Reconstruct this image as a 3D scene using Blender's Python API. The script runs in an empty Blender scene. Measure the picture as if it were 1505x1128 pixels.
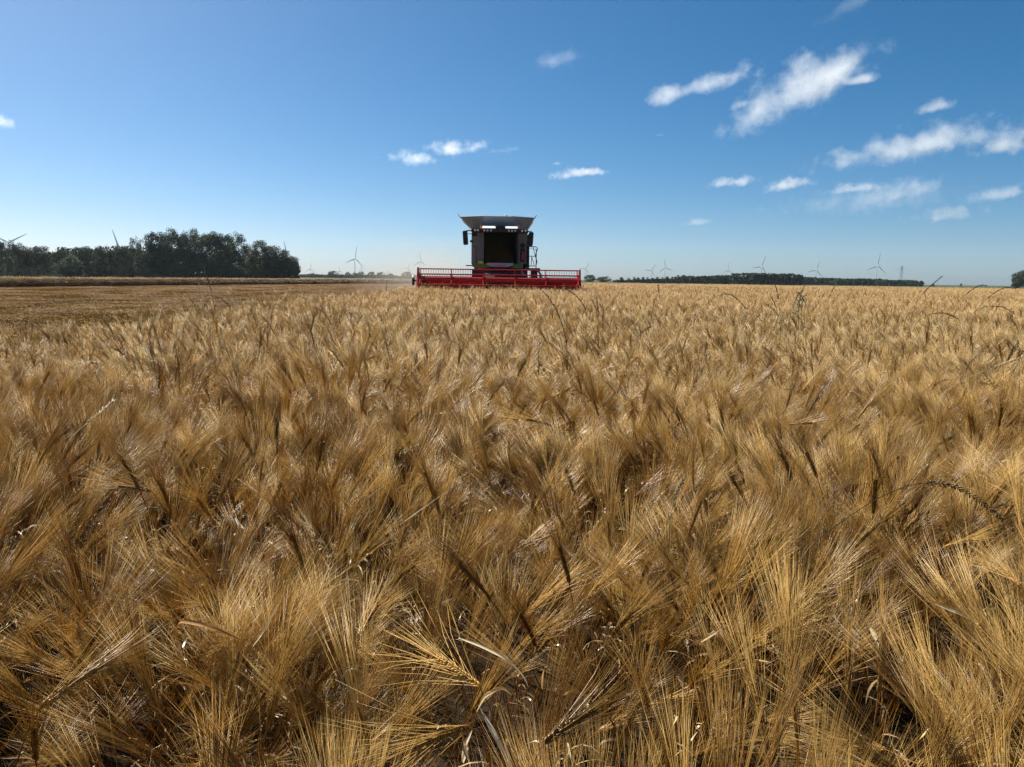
import bpy, bmesh, math, random
import numpy as np
from mathutils import Vector, Matrix, Euler
R = math.radians
C = bpy.context.scene.collection
SC = bpy.context.scene

# ------------------------------------------------------------------ camera, world, sun, exposure
CAM = Vector((0, 0, 1.44)); FPX = 1087.0
HOR0, ROLL = 410.2, 0.0136                      # horizon row at the middle of the photo, its slope
PITCH = math.atan((564 - HOR0) / FPX)
cd = bpy.data.cameras.new('camera'); cam = bpy.data.objects.new('camera', cd); C.objects.link(cam)
cd.sensor_width = 36; cd.lens = 36 * FPX / 1505; cd.clip_start = 0.02; cd.clip_end = 90000
CAMR = Matrix.Rotation(R(90) - PITCH, 3, 'X') @ Matrix.Rotation(math.atan(ROLL), 3, 'Z')
cam.matrix_world = Matrix.Translation(CAM) @ CAMR.to_4x4()
SC.camera = cam

SUN_AZ, SUN_EL = -48, 45                        # degrees from +Y (towards -X), above the horizon
world = bpy.data.worlds.new('World'); SC.world = world; world.use_nodes = True
nt = world.node_tree; bg = nt.nodes['Background']
sky = nt.nodes.new('ShaderNodeTexSky'); sky.sky_type = 'NISHITA'; sky.sun_disc = False
sky.sun_elevation = R(SUN_EL); sky.sun_rotation = R(SUN_AZ)
sky.altitude = 0; sky.air_density = 0.62; sky.dust_density = 0.85; sky.ozone_density = 4.8
hsv = nt.nodes.new('ShaderNodeHueSaturation'); hsv.inputs['Saturation'].default_value = 1.34; hsv.inputs['Hue'].default_value = .489
nt.links.new(sky.outputs[0], hsv.inputs['Color']); nt.links.new(hsv.outputs[0], bg.inputs[0]); bg.inputs[1].default_value = 0.054
sl = bpy.data.lights.new('sun', 'SUN'); sun = bpy.data.objects.new('sun', sl); C.objects.link(sun)
sl.energy = 5.0; sl.angle = R(0.5); sl.color = (1, .94, .84)
sv = Vector((math.sin(R(SUN_AZ)) * math.cos(R(SUN_EL)), math.cos(R(SUN_AZ)) * math.cos(R(SUN_EL)), math.sin(R(SUN_EL))))
sun.rotation_euler = sv.to_track_quat('Z', 'Y').to_euler(); sun.location = (0, 0, 60)
SC.view_settings.view_transform = 'Standard'; SC.view_settings.look = 'None'
SC.view_settings.exposure = 1.0; SC.view_settings.gamma = 1
cy = SC.cycles
cy.max_bounces = 6; cy.diffuse_bounces = 2; cy.glossy_bounces = 2; cy.transmission_bounces = 4
cy.transparent_max_bounces = 12; cy.volume_bounces = 5; cy.volume_step_rate = .6; cy.use_denoising = True; cy.denoiser = 'OPENIMAGEDENOISE'; cy.denoising_prefilter = 'NONE'; cy.denoising_input_passes = 'RGB_ALBEDO_NORMAL'; cy.sample_clamp_indirect = 4

def hor(px): return HOR0 + (px - 752.5) * ROLL
def ray(px, py):
    return (CAMR @ Vector(((px - 752.5) / FPX, -(py - 564) / FPX, -1)))
def at_y(px, py, Y):                            # the point seen at a pixel, Y metres ahead
    d = ray(px, py); return CAM + d * (Y / d.y)
def at_z(px, py, z):                            # the point seen at a pixel, z metres up
    d = ray(px, py); return CAM + d * ((z - CAM.z) / d.z)

# ------------------------------------------------------------------ tagging
def tag(o, label=None, cat=None, group=None, kind=None):
    if label: o['label'] = label
    if cat: o['category'] = cat
    if group: o['group'] = group
    if kind: o['kind'] = kind
    return o
def empty(name, loc=(0, 0, 0), rz=0, **k):
    o = bpy.data.objects.new(name, None); C.objects.link(o); o.location = loc; o.rotation_euler.z = rz
    o.empty_display_size = .2
    return tag(o, **k)
ORD = 'first second third fourth fifth sixth seventh eighth ninth tenth eleventh twelfth thirteenth fourteenth fifteenth sixteenth seventeenth eighteenth nineteenth twentieth'.split()

# ------------------------------------------------------------------ materials
MAT = {}
def mat(name, col, rough=.6, spec=.5, metal=0, noise=0, nscale=5, bump=0, coat=0, tint2=None):
    if name in MAT: return MAT[name]
    m = bpy.data.materials.new(name); m.use_nodes = True; n = m.node_tree; p = n.nodes['Principled BSDF']
    p.inputs['Roughness'].default_value = rough; p.inputs['Metallic'].default_value = metal
    p.inputs['Specular IOR Level'].default_value = spec; p.inputs['Coat Weight'].default_value = coat
    p.inputs['Base Color'].default_value = (*col, 1)
    if noise:
        tc = n.nodes.new('ShaderNodeTexCoord'); t = n.nodes.new('ShaderNodeTexNoise')
        t.inputs['Scale'].default_value = nscale; t.inputs['Detail'].default_value = 6
        n.links.new(tc.outputs['Object'], t.inputs['Vector'])
        mx = n.nodes.new('ShaderNodeMix'); mx.data_type = 'RGBA'
        c2 = tint2 or tuple(c * (1 - noise) for c in col)
        mx.inputs[6].default_value = (*c2, 1); mx.inputs[7].default_value = (*[min(1, c * (1 + noise * .5)) for c in col], 1)
        mr = n.nodes.new('ShaderNodeMapRange'); mr.inputs[1].default_value = .3; mr.inputs[2].default_value = .7
        n.links.new(t.outputs[0], mr.inputs[0]); n.links.new(mr.outputs[0], mx.inputs[0])
        n.links.new(mx.outputs[2], p.inputs['Base Color'])
        if bump:
            b = n.nodes.new('ShaderNodeBump'); b.inputs['Strength'].default_value = bump; b.inputs['Distance'].default_value = .05
            n.links.new(t.outputs[0], b.inputs['Height']); n.links.new(b.outputs[0], p.inputs['Normal'])
    MAT[name] = m; return m

def plant_mat(name, gain=(1, 1, 1), transl=.35, rough=.4, spec=.5, vary=.35, hue=.3):
    """dry plant matter: vertex tint x per-instance variation, part of the light passing through"""
    m = bpy.data.materials.new(name); m.use_nodes = True; n = m.node_tree; L = n.links
    p = n.nodes['Principled BSDF']; out = n.nodes['Material Output']
    a = n.nodes.new('ShaderNodeAttribute'); a.attribute_name = 'tint'
    oi = n.nodes.new('ShaderNodeObjectInfo')
    geo = n.nodes.new('ShaderNodeNewGeometry')
    nz = n.nodes.new('ShaderNodeTexNoise'); nz.inputs['Scale'].default_value = 1.3; nz.inputs['Detail'].default_value = 3
    L.new(geo.outputs['Position'], nz.inputs['Vector'])
    ad = n.nodes.new('ShaderNodeMath'); ad.operation = 'MULTIPLY_ADD'; ad.inputs[1].default_value = .55
    L.new(nz.outputs[0], ad.inputs[0])
    sc = n.nodes.new('ShaderNodeMath'); sc.operation = 'MULTIPLY'; sc.inputs[1].default_value = .7
    L.new(oi.outputs['Random'], sc.inputs[0]); L.new(sc.outputs[0], ad.inputs[2])
    rp = n.nodes.new('ShaderNodeValToRGB'); cr = rp.color_ramp
    cr.elements[0].position = .2; cr.elements[0].color = (gain[0] * (1 - vary), gain[1] * (1 - vary * 1.25), gain[2] * (1 - vary * 1.6), 1)
    cr.elements[1].position = .95; cr.elements[1].color = (gain[0] * (1 + vary * .5), gain[1] * (1 + vary * .62), gain[2] * (1 + vary * .9), 1)
    L.new(ad.outputs[0], rp.inputs[0])
    mu = n.nodes.new('ShaderNodeMix'); mu.data_type = 'RGBA'; mu.blend_type = 'MULTIPLY'; mu.inputs[0].default_value = 1
    L.new(a.outputs['Color'], mu.inputs[6]); L.new(rp.outputs[0], mu.inputs[7])
    L.new(mu.outputs[2], p.inputs['Base Color'])
    p.inputs['Roughness'].default_value = rough; p.inputs['Specular IOR Level'].default_value = spec
    tr = n.nodes.new('ShaderNodeBsdfTranslucent'); L.new(mu.outputs[2], tr.inputs[0])
    mx = n.nodes.new('ShaderNodeMixShader'); mx.inputs[0].default_value = transl
    L.new(p.outputs[0], mx.inputs[1]); L.new(tr.outputs[0], mx.inputs[2]); L.new(mx.outputs[0], out.inputs[0])
    MAT[name] = m; return m

# ------------------------------------------------------------------ mesh builder for small hard-surface parts
class MB:
    def __init__(s): s.v = []; s.f = []
    def add(s, vs, fs):
        k = len(s.v); s.v += [tuple(v) for v in vs]; s.f += [tuple(i + k for i in f) for f in fs]; return s
    def box(s, x0, x1, y0, y1, z0, z1, M=None):
        vs = [Vector((x, y, z)) for z in (z0, z1) for y in (y0, y1) for x in (x0, x1)]
        if M: vs = [M @ v for v in vs]
        return s.add(vs, [(0, 2, 3, 1), (4, 5, 7, 6), (0, 1, 5, 4), (2, 6, 7, 3), (0, 4, 6, 2), (1, 3, 7, 5)])
    def tube(s, pts, rad, n=8, cap=True):
        pts = [Vector(p) for p in pts]
        rad = rad if isinstance(rad, (list, tuple)) else [rad] * len(pts)
        vs = []; t0 = None; u = None
        for i, p in enumerate(pts):
            t = (pts[min(i + 1, len(pts) - 1)] - pts[max(i - 1, 0)]).normalized()
            if u is None:
                u = t.cross(Vector((0, 0, 1)) if abs(t.z) < .9 else Vector((1, 0, 0))).normalized()
            else:
                u = (u - t * u.dot(t)).normalized()
            w = t.cross(u)
            for j in range(n):
                a = 2 * math.pi * j / n
                vs.append(p + (u * math.cos(a) + w * math.sin(a)) * rad[i])
        fs = [(i * n + j, i * n + (j + 1) % n, (i + 1) * n + (j + 1) % n, (i + 1) * n + j) for i in range(len(pts) - 1) for j in range(n)]
        if cap: fs += [tuple(range(n))[::-1], tuple(range((len(pts) - 1) * n, len(pts) * n))]
        return s.add(vs, fs)
    def lathe(s, prof, n=24, M=None, closed=True):   # profile (r, h) spun about local z
        vs = []
        for r, h in prof:
            for j in range(n):
                a = 2 * math.pi * j / n; v = Vector((r * math.cos(a), r * math.sin(a), h)); vs.append(M @ v if M else v)
        m = len(prof)
        fs = [(i * n + j, i * n + (j + 1) % n, (i + 1) * n + (j + 1) % n, (i + 1) * n + j) for i in range(m - 1) for j in range(n)]
        if closed: fs += [tuple(range(n))[::-1], tuple(range((m - 1) * n, m * n))]
        return s.add(vs, fs)
    def prism(s, outline, t0, t1, axis='y'):         # outline in the other two axes, extruded along axis
        def P(a, b, t): return {'y': (a, t, b), 'x': (t, a, b), 'z': (a, b, t)}[axis]
        n = len(outline); vs = [P(a, b, t0) for a, b in outline] + [P(a, b, t1) for a, b in outline]
        return s.add(vs, [tuple(range(n)), tuple(range(n, 2 * n))[::-1]] + [(i, n + i, n + (i + 1) % n, (i + 1) % n) for i in range(n)])
    def panel(s, q, th):                             # a plate through four (or more) points, th thick
        q = [Vector(p) for p in q]; nn = (q[1] - q[0]).cross(q[2] - q[0]).normalized() * th; n = len(q)
        return s.add(q + [p + nn for p in q], [tuple(range(n))[::-1], tuple(range(n, 2 * n))] + [(i, (i + 1) % n, n + (i + 1) % n, n + i) for i in range(n)])
    def build(s, name, m, parent=None, smooth=False, bevel=0, loc=None):
        me = bpy.data.meshes.new(name); me.from_pydata(s.v, [], s.f); me.update()
        bm = bmesh.new(); bm.from_mesh(me); bmesh.ops.recalc_face_normals(bm, faces=bm.faces)
        if bevel: bmesh.ops.bevel(bm, geom=bm.edges[:], offset=bevel, segments=2, affect='EDGES', clamp_overlap=True)
        bm.to_mesh(me); bm.free(); me.materials.append(m)
        if smooth:
            me.polygons.foreach_set('use_smooth', [True] * len(me.polygons))
            try: me.set_sharp_from_angle(angle=R(40))
            except Exception: pass
        o = bpy.data.objects.new(name, me); C.objects.link(o); o.parent = parent
        if loc: o.location = loc
        return o
def copy_tree(o, parent=None):
    c = o.copy(); C.objects.link(c); c.parent = parent
    for ch in list(o.children): copy_tree(ch, c)
    return c

# ------------------------------------------------------------------ fast array meshes for plants
class AM:
    """accumulates (verts, tris, tint) arrays"""
    def __init__(s): s.V = []; s.F = []; s.T = []; s.n = 0
    def add(s, V, F, T):
        V = np.asarray(V, float).reshape(-1, 3); T = np.asarray(T, float)
        if T.ndim == 1: T = np.tile(T, (len(V), 1))
        s.V.append(V); s.F.append(np.asarray(F, int).reshape(-1, 3) + s.n); s.T.append(T); s.n += len(V)
    def arrays(s): return np.concatenate(s.V), np.concatenate(s.F), np.concatenate(s.T)
def mesh_arrays(name, V, F, T, m, smooth=True):
    me = bpy.data.meshes.new(name)
    me.vertices.add(len(V)); me.vertices.foreach_set('co', np.ascontiguousarray(V, np.float32).ravel())
    me.loops.add(len(F) * 3); me.loops.foreach_set('vertex_index', np.ascontiguousarray(F, np.int32).ravel())
    me.polygons.add(len(F)); me.polygons.foreach_set('loop_start', np.arange(0, len(F) * 3, 3, dtype=np.int32))
    if smooth: me.polygons.foreach_set('use_smooth', np.ones(len(F), bool))
    a = me.attributes.new('tint', 'FLOAT_COLOR', 'POINT')
    a.data.foreach_set('color', np.c_[T, np.ones(len(T))].astype(np.float32).ravel())
    me.materials.append(m); me.update(calc_edges=True); me.validate()
    return me
def frames(P):
    T = np.gradient(P, axis=0); T /= np.linalg.norm(T, axis=1)[:, None] + 1e-9
    ref = np.array([.13, .97, .21]); U = np.cross(T, ref); U /= np.linalg.norm(U, axis=1)[:, None] + 1e-9
    return T, U, np.cross(T, U)
def a_tube(P, r, n=3):
    P = np.asarray(P); k = len(P); T, U, W = frames(P); r = np.broadcast_to(r, (k,))
    an = np.arange(n) * 2 * np.pi / n
    V = (P[:, None] + r[:, None, None] * (U[:, None] * np.cos(an)[None, :, None] + W[:, None] * np.sin(an)[None, :, None])).reshape(-1, 3)
    F = []
    for i in range(k - 1):
        for j in range(n):
            a, b = i * n + j, i * n + (j + 1) % n; F += [(a, b, b + n), (a, b + n, a + n)]
    return V, F
def a_needle(P, r):                                  # three points, triangular section, sharp tip
    P = np.asarray(P); T, U, W = frames(P); an = np.arange(3) * 2 * np.pi / 3
    V = []
    for i in range(2):
        rr = r * (1, .72)[i]
        V += [P[i] + rr * (U[i] * np.cos(a) + W[i] * np.sin(a)) for a in an]
    V.append(P[2])
    F = []
    for j in range(3):
        b = (j + 1) % 3; F += [(j, b, b + 3), (j, b + 3, j + 3), (j + 3, b + 3, 6)]
    return np.array(V), F
def a_ribbon(P, w, side):
    P = np.asarray(P); k = len(P); side = np.asarray(side); w = np.broadcast_to(w, (k,))
    side = np.broadcast_to(side, (k, 3))
    V = np.concatenate([P - side * w[:, None] / 2, P + side * w[:, None] / 2])
    F = []
    for i in range(k - 1): F += [(i, i + 1, k + i + 1), (i, k + i + 1, k + i)]
    return V, F
def a_spindle(p, d, L, r, n=5):                      # a grain
    d = d / np.linalg.norm(d)
    P = np.array([p, p + d * L * .18, p + d * L * .5, p + d * L * .82, p + d * L])
    return a_tube(P, np.array([r * .25, r * .8, r, r * .62, r * .1]), n)
def unit(v): return v / (np.linalg.norm(v) + 1e-9)

STRAW = np.array([.33, .155, .020]); AWN = np.array([.55, .36, .108]); GRAIN = np.array([.40, .225, .040]); DRY = np.array([.72, .60, .38])

def ear_arrays(am, P0, dirf, L, rng, lod, awn=.135, spread=1.0, tone=1.0, flat=None, amw=None):
    """an ear from P0: dirf(t) gives its direction along it; grains in two rows, an awn on each"""
    nodes = (15, 9, 5)[lod]; p = np.array(P0, float); pts = [p]
    for i in range(nodes):
        p = p + dirf(i / nodes) * L / nodes; pts.append(p)
    d0 = dirf(.5); s = flat if flat is not None else unit(np.cross(d0, unit(rng.normal(size=3)))); u = np.cross(d0, s)
    if lod < 2: am.add(*a_tube(np.array(pts), .0013 if lod == 0 else .002, 3), STRAW * tone)
    for i in range(nodes):
        t = i / nodes; d = dirf(t)
        for sg in ((-1, 1, 0) if lod == 0 else (-1, 1) if lod == 1 else (rng.choice([-1, 1]),)):
            uu = u * (rng.choice([-1, 1]) * .3 if sg == 0 else rng.normal(0, .12))
            b = pts[i] + s * sg * .0014
            kd = unit(d + s * sg * .33 + uu)
            kl = .0105 * (1 - .25 * t)
            c = GRAIN * tone * rng.uniform(.78, 1.2) * (1, 1.35, 1.35)[lod]
            if lod == 0: am.add(*a_spindle(b, kd, kl, .0021, 5), c)
            elif lod == 1: am.add(*a_spindle(b, kd, kl * 1.4, .0025, 3), c)
            else: am.add(*a_needle([b, b + kd * .012, b + kd * .03], .006), c)
            if lod == 1 and rng.random() < .1: continue
            tip = b + kd * kl
            sp = spread * rng.uniform(.02, .24)
            ad = unit(d + s * sg * sp + u * rng.normal(0, .10) * spread)
            al = awn * rng.uniform(.8, 1.15) * (1.08 - .3 * t)
            bend = unit(s * sg + u * rng.normal(0, .6)) * al * rng.uniform(.0, .12) * spread + np.array([0, 0, -1]) * al * rng.uniform(-.02, .05)
            r = (.00052, .0010, .004)[lod]
            (amw or am).add(*a_needle([tip, tip + ad * al * .5 + bend * .25, tip + ad * al + bend], r), AWN * tone * rng.uniform(.75, 1.25))
def tiller(rng, lod, bend, h, awn=.135, leaf=True, tone=1.0):
    """one barley stalk standing at the origin, nodding towards +x by `bend` degrees from upright"""
    am = AM(); B = R(bend); n = (9, 6, 4)[lod]
    a0 = R(rng.uniform(1, 8)); z = 0; x = 0; P = [(0, 0, 0)]; ang = a0
    for i in range(n):
        t = (i + 1) / n; ang = a0 + (B - a0) * max(0, (t - .62) / .38) ** 1.6 * .9
        x += math.sin(ang) * h / n; z += math.cos(ang) * h / n; P.append((x, rng.normal(0, .002), z))
    P = np.array(P)
    am.add(*a_tube(P, np.linspace((.0019, .0026, .006)[lod], (.0011, .0018, .004)[lod], n + 1), 4 if lod == 0 else 3), STRAW * tone * rng.uniform(.7, 1.05))
    e0 = ang
    def dirf(t):
        a = e0 + (B - e0) + R(10) * t
        return np.array([math.sin(a), 0, math.cos(a)])
    ear_arrays(am, P[-1], dirf, rng.uniform(.08, .105), rng, lod, awn, rng.uniform(.8, 1.5), tone)
    if leaf and lod < 2:
        for k in range(rng.choice([0, 1, 2, 2])):
            i = rng.integers(max(1, n // 3), n - 1); b = P[i]; az = rng.uniform(0, 2 * np.pi); dh = np.array([math.cos(az), math.sin(az), 0])
            l = rng.uniform(.07, .17); q = []; w = rng.uniform(.004, .008); el = rng.uniform(-.3, 1.1); pp = b.copy()
            m = 6 if lod == 0 else 4
            for j in range(m):
                q.append(pp.copy()); pp = pp + (dh * math.cos(el) + np.array([0, 0, math.sin(el)])) * l / m; el -= rng.uniform(.1, .6)
            tw = np.linspace(0, rng.uniform(-2.5, 2.5), m); sd = np.cross(dh, [0, 0, 1])
            side = np.cos(tw)[:, None] * sd + np.sin(tw)[:, None] * np.array([0, 0, 1]) * .8
            am.add(*a_ribbon(np.array(q), w * np.sin(np.linspace(.5, np.pi - .12, m)), side), DRY * rng.uniform(.6, 1.3) * np.array([1, rng.uniform(.85, 1), rng.uniform(.7, 1)]))
    return am.arrays()
def rot_z(V, a):
    c, s = math.cos(a), math.sin(a); return V @ np.array([[c, s, 0], [-s, c, 0], [0, 0, 1]])
def rot_y(V, a):
    c, s = math.cos(a), math.sin(a); return V @ np.array([[c, 0, -s], [0, 1, 0], [s, 0, c]])
def bend_pick(rng):
    u = rng.random()
    return rng.uniform(4, 38) if u < .70 else rng.uniform(38, 80) if u < .91 else rng.uniform(80, 120)
class Field:                                          # smooth random field, about -1..1
    def __init__(s, seed, scale, n=14):
        g = np.random.default_rng(seed); a = g.uniform(0, 2 * np.pi, n); k = 2 * np.pi / (scale * g.uniform(.6, 1.8, n))
        s.kx, s.ky, s.ph = k * np.cos(a), k * np.sin(a), g.uniform(0, 2 * np.pi, n)
    def __call__(s, x, y):
        x = np.asarray(x)[..., None]; y = np.asarray(y)[..., None]
        return np.sin(x * s.kx + y * s.ky + s.ph).sum(-1) / math.sqrt(len(s.kx)) * .9

# ------------------------------------------------------------------ ground
def sheet(name, pts, z, m, **k):
    me = bpy.data.meshes.new(name); me.from_pydata([(x, y, z) for x, y in pts], [], [tuple(range(len(pts)))]); me.materials.append(m)
    o = bpy.data.objects.new(name, me); C.objects.link(o); return tag(o, kind='structure', **k)
def soil_mat(name, c1, c2, scale, stripe=0):
    m = bpy.data.materials.new(name); m.use_nodes = True; n = m.node_tree; L = n.links; p = n.nodes['Principled BSDF']
    geo = n.nodes.new('ShaderNodeNewGeometry'); t = n.nodes.new('ShaderNodeTexNoise'); t.inputs['Scale'].default_value = scale; t.inputs['Detail'].default_value = 8
    L.new(geo.outputs['Position'], t.inputs['Vector'])
    t2 = n.nodes.new('ShaderNodeTexNoise'); t2.inputs['Scale'].default_value = scale * .07; t2.inputs['Detail'].default_value = 4
    mp = n.nodes.new('ShaderNodeMapping'); mp.inputs['Scale'].default_value = (1, .12 if stripe else 1, 1)
    L.new(geo.outputs['Position'], mp.inputs['Vector']); L.new(mp.outputs[0], t2.inputs['Vector'])
    ad = n.nodes.new('ShaderNodeMath'); ad.operation = 'ADD'; L.new(t.outputs[0], ad.inputs[0]); L.new(t2.outputs[0], ad.inputs[1])
    r = n.nodes.new('ShaderNodeMapRange'); r.inputs[1].default_value = .75; r.inputs[2].default_value = 1.25; L.new(ad.outputs[0], r.inputs[0])
    mx = n.nodes.new('ShaderNodeMix'); mx.data_type = 'RGBA'; mx.inputs[6].default_value = (*c1, 1); mx.inputs[7].default_value = (*c2, 1)
    L.new(r.outputs[0], mx.inputs[0]); L.new(mx.outputs[2], p.inputs['Base Color']); p.inputs['Roughness'].default_value = .95; p.inputs['Specular IOR Level'].default_value = .1
    b = n.nodes.new('ShaderNodeBump'); b.inputs['Strength'].default_value = .6; b.inputs['Distance'].default_value = .04
    L.new(t.outputs[0], b.inputs['Height']); L.new(b.outputs[0], p.inputs['Normal'])
    return m
G = 12000
sheet('ground', [(-G, -400), (G, -400), (G, G), (-G, G)], -.03, soil_mat('meadow', (.035, .046, .02), (.06, .076, .032), 1.2), label='flat green farmland stretching to the horizon', cat='ground')
EDGE = -5.15                                          # left edge of the uncut barley
FAR = 138                                             # far edge of the uncut barley
sheet('field_soil', [(-6.5, -6), (150, -6), (150, FAR), (-6.5, FAR)], -.022, soil_mat('soil', (.014, .009, .005), (.035, .021, .010), 9), label='soil coloured dark with crop shade under the uncut barley', cat='soil')  # base colour darkened to hold the shade between the stalks
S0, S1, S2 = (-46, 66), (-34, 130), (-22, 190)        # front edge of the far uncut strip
sheet('stubble_field', [(-6.4, -6), (-6.4, 190), S2, S1, S0, (-60, 0), (-60, -6)], -.018, soil_mat('stubble_soil', (.105, .075, .007), (.18, .13, .013), 3, 1), label='mown brown stubble field left of the standing barley', cat='stubble field')

# ------------------------------------------------------------------ the barley
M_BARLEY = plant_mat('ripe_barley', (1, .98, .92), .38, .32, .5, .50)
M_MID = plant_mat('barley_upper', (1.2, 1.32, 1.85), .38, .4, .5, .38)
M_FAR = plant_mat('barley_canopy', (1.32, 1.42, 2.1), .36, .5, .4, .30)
M_STUB = plant_mat('cut_straw', (.70, .60, .10), .15, .6, .3, .3)
PROTO = bpy.data.collections.new('crop_prototypes')   # not linked to the scene: only the crop's own node tree reads it
def proto(name, arr, m=None):
    me = mesh_arrays(name, *arr, m or M_BARLEY); o = bpy.data.objects.new(name, me); PROTO.objects.link(o); return o
rng = np.random.default_rng(11)
N_NEAR, N_A, N_B, N_C, N_S = 28, 8, 6, 5, 4
near_bend = sorted([rng.uniform(3, 30) if k < 20 else bend_pick(rng) for k in range(N_NEAR)])
for i in range(N_NEAR):
    proto(f'a_tiller_{i:02d}', tiller(rng, 0, near_bend[i], rng.uniform(.62, .74), rng.uniform(.18, .235), tone=rng.uniform(.85, 1.12)))
def patch(size, dens, lod, src, seed, lean_s, flat):
    """a patch of many stalks with a common lean that varies inside it"""
    g = np.random.default_rng(seed); n = int(size * size * dens); am = AM()
    fa, fb, fh = Field(seed + 1, lean_s), Field(seed + 2, lean_s), Field(seed + 3, lean_s * 1.2)
    per = 9 if lod == 1 else 6; gap = .62 * math.sqrt(per / dens)
    for k in range(max(3, n // per)):
        r = size * .56 * math.sqrt(g.random()); a = g.uniform(0, 2 * np.pi); x, y = r * math.cos(a), r * math.sin(a); hh = g.normal(0, .10)
        la, lt = 2.6 * float(fa(x, y)), math.tan(R(5 + 11 * max(0, 1 + float(fb(x, y)))))
        for q in range(g.integers(per - 3, per + 4)):
            V, F, T = src[g.integers(len(src))]; an = g.uniform(0, 6.283); rr = math.sqrt(g.random()); ou = math.tan(R(3 + 15 * rr))
            lx, ly = ou * math.cos(an) + lt * math.cos(la) + g.normal(0, .06), ou * math.sin(an) + lt * math.sin(la) + g.normal(0, .06)
            V = rot_y(V * np.array([1, 1, .98 + .1 * float(fh(x, y)) + hh + g.normal(0, .035)]), math.atan(math.hypot(lx, ly)))
            V = rot_z(V, math.atan2(ly, lx))
            am.add(V + [x + .2 * gap * rr * math.cos(an), y + .2 * gap * rr * math.sin(an), 0], F, T * g.uniform(.8, 1.15))
    return am.arrays()
srcA = [tiller(rng, 1, bend_pick(rng), rng.uniform(.60, .72), .165, tone=rng.uniform(.85, 1.12)) for _ in range(22)]
srcB = [tiller(rng, 2, bend_pick(rng), rng.uniform(.60, .72), .17, tone=rng.uniform(.85, 1.12)) for _ in range(22)]
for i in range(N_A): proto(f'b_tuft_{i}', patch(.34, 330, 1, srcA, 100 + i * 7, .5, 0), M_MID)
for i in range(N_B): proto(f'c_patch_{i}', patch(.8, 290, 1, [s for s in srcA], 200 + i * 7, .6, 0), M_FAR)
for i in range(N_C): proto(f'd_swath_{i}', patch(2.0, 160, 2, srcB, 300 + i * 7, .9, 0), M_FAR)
def stubble(seed):
    g = np.random.default_rng(seed); am = AM()
    for row in range(14):
        y0 = -1 + (row + .5) * 2 / 14
        for k in range(46):
            x = g.uniform(-1, 1); y = y0 + g.normal(0, .02); h = g.uniform(.08, .17); l = g.normal(0, .03, 2)
            V, F = a_needle(np.array([(x, y, -.02), (x + l[0] * .5, y + l[1] * .5, h * .5), (x + l[0], y + l[1], h)]), .007)
            am.add(V, F, STRAW * g.uniform(.6, 1.2))
    for k in range(240):                              # loose straw lying about
        x, y = g.uniform(-1, 1, 2); a = g.uniform(0, 6.3); l = g.uniform(.1, .3); d = np.array([math.cos(a), math.sin(a), g.uniform(-.1, .25)]) * l
        p = np.array([x, y, g.uniform(.01, .08)]); am.add(*a_needle([p, p + d * .5, p + d], .006), DRY * g.uniform(.4, .95))
    return am.arrays()
srcE = [tiller(rng, 1, rng.uniform(5, 30), rng.uniform(.60, .70), .13, tone=.5) for _ in range(10)]  # lowered tone puts the shade of the strip's front into the stalk colour
for i in range(3): proto(f'f_edge_shade_{i}', patch(.8, 420, 1, srcE, 700 + i * 7, .6, 0))
for i in range(N_S): proto(f'e_stubble_{i}', stubble(500 + i), M_STUB)

# the node tree that sets the prototypes out on the crop's points
gn = bpy.data.node_groups.new('crop_scatter', 'GeometryNodeTree')
gn.interface.new_socket('Geometry', in_out='INPUT', socket_type='NodeSocketGeometry'); gn.interface.new_socket('Geometry', in_out='OUTPUT', socket_type='NodeSocketGeometry')
gi, go = gn.nodes.new('NodeGroupInput'), gn.nodes.new('NodeGroupOutput')
iop = gn.nodes.new('GeometryNodeInstanceOnPoints'); ci = gn.nodes.new('GeometryNodeCollectionInfo')
ci.inputs['Collection'].default_value = PROTO; ci.inputs['Separate Children'].default_value = True; ci.inputs['Reset Children'].default_value = True
def named(nm, ty):
    k = gn.nodes.new('GeometryNodeInputNamedAttribute'); k.data_type = ty; k.inputs['Name'].default_value = nm; return k.outputs['Attribute']
iop.inputs['Pick Instance'].default_value = True
gn.links.new(gi.outputs[0], iop.inputs['Points']); gn.links.new(ci.outputs[0], iop.inputs['Instance'])
gn.links.new(named('idx', 'INT'), iop.inputs['Instance Index']); gn.links.new(named('rot', 'FLOAT_VECTOR'), iop.inputs['Rotation'])
gn.links.new(named('scl', 'FLOAT_VECTOR'), iop.inputs['Scale']); gn.links.new(iop.outputs[0], go.inputs[0])
def scatter(name, pos, idx, rot, scl, **k):
    me = bpy.data.meshes.new(name); n = len(pos); me.vertices.add(n); me.vertices.foreach_set('co', np.asarray(pos, np.float32).ravel())
    me.attributes.new('idx', 'INT', 'POINT').data.foreach_set('value', np.asarray(idx, np.int32))
    me.attributes.new('rot', 'FLOAT_VECTOR', 'POINT').data.foreach_set('vector', np.asarray(rot, np.float32).ravel())
    me.attributes.new('scl', 'FLOAT_VECTOR', 'POINT').data.foreach_set('vector', np.asarray(scl, np.float32).ravel())
    o = bpy.data.objects.new(name, me); C.objects.link(o); mo = o.modifiers.new('scatter', 'NODES'); mo.node_group = gn
    return tag(o, kind='stuff', **k)
def euler_lean(az, tilt):                              # Rz(az) * Ry(tilt) as an XYZ euler
    return np.c_[np.zeros_like(az), tilt, az]
rs = np.random.default_rng(5)
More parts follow.
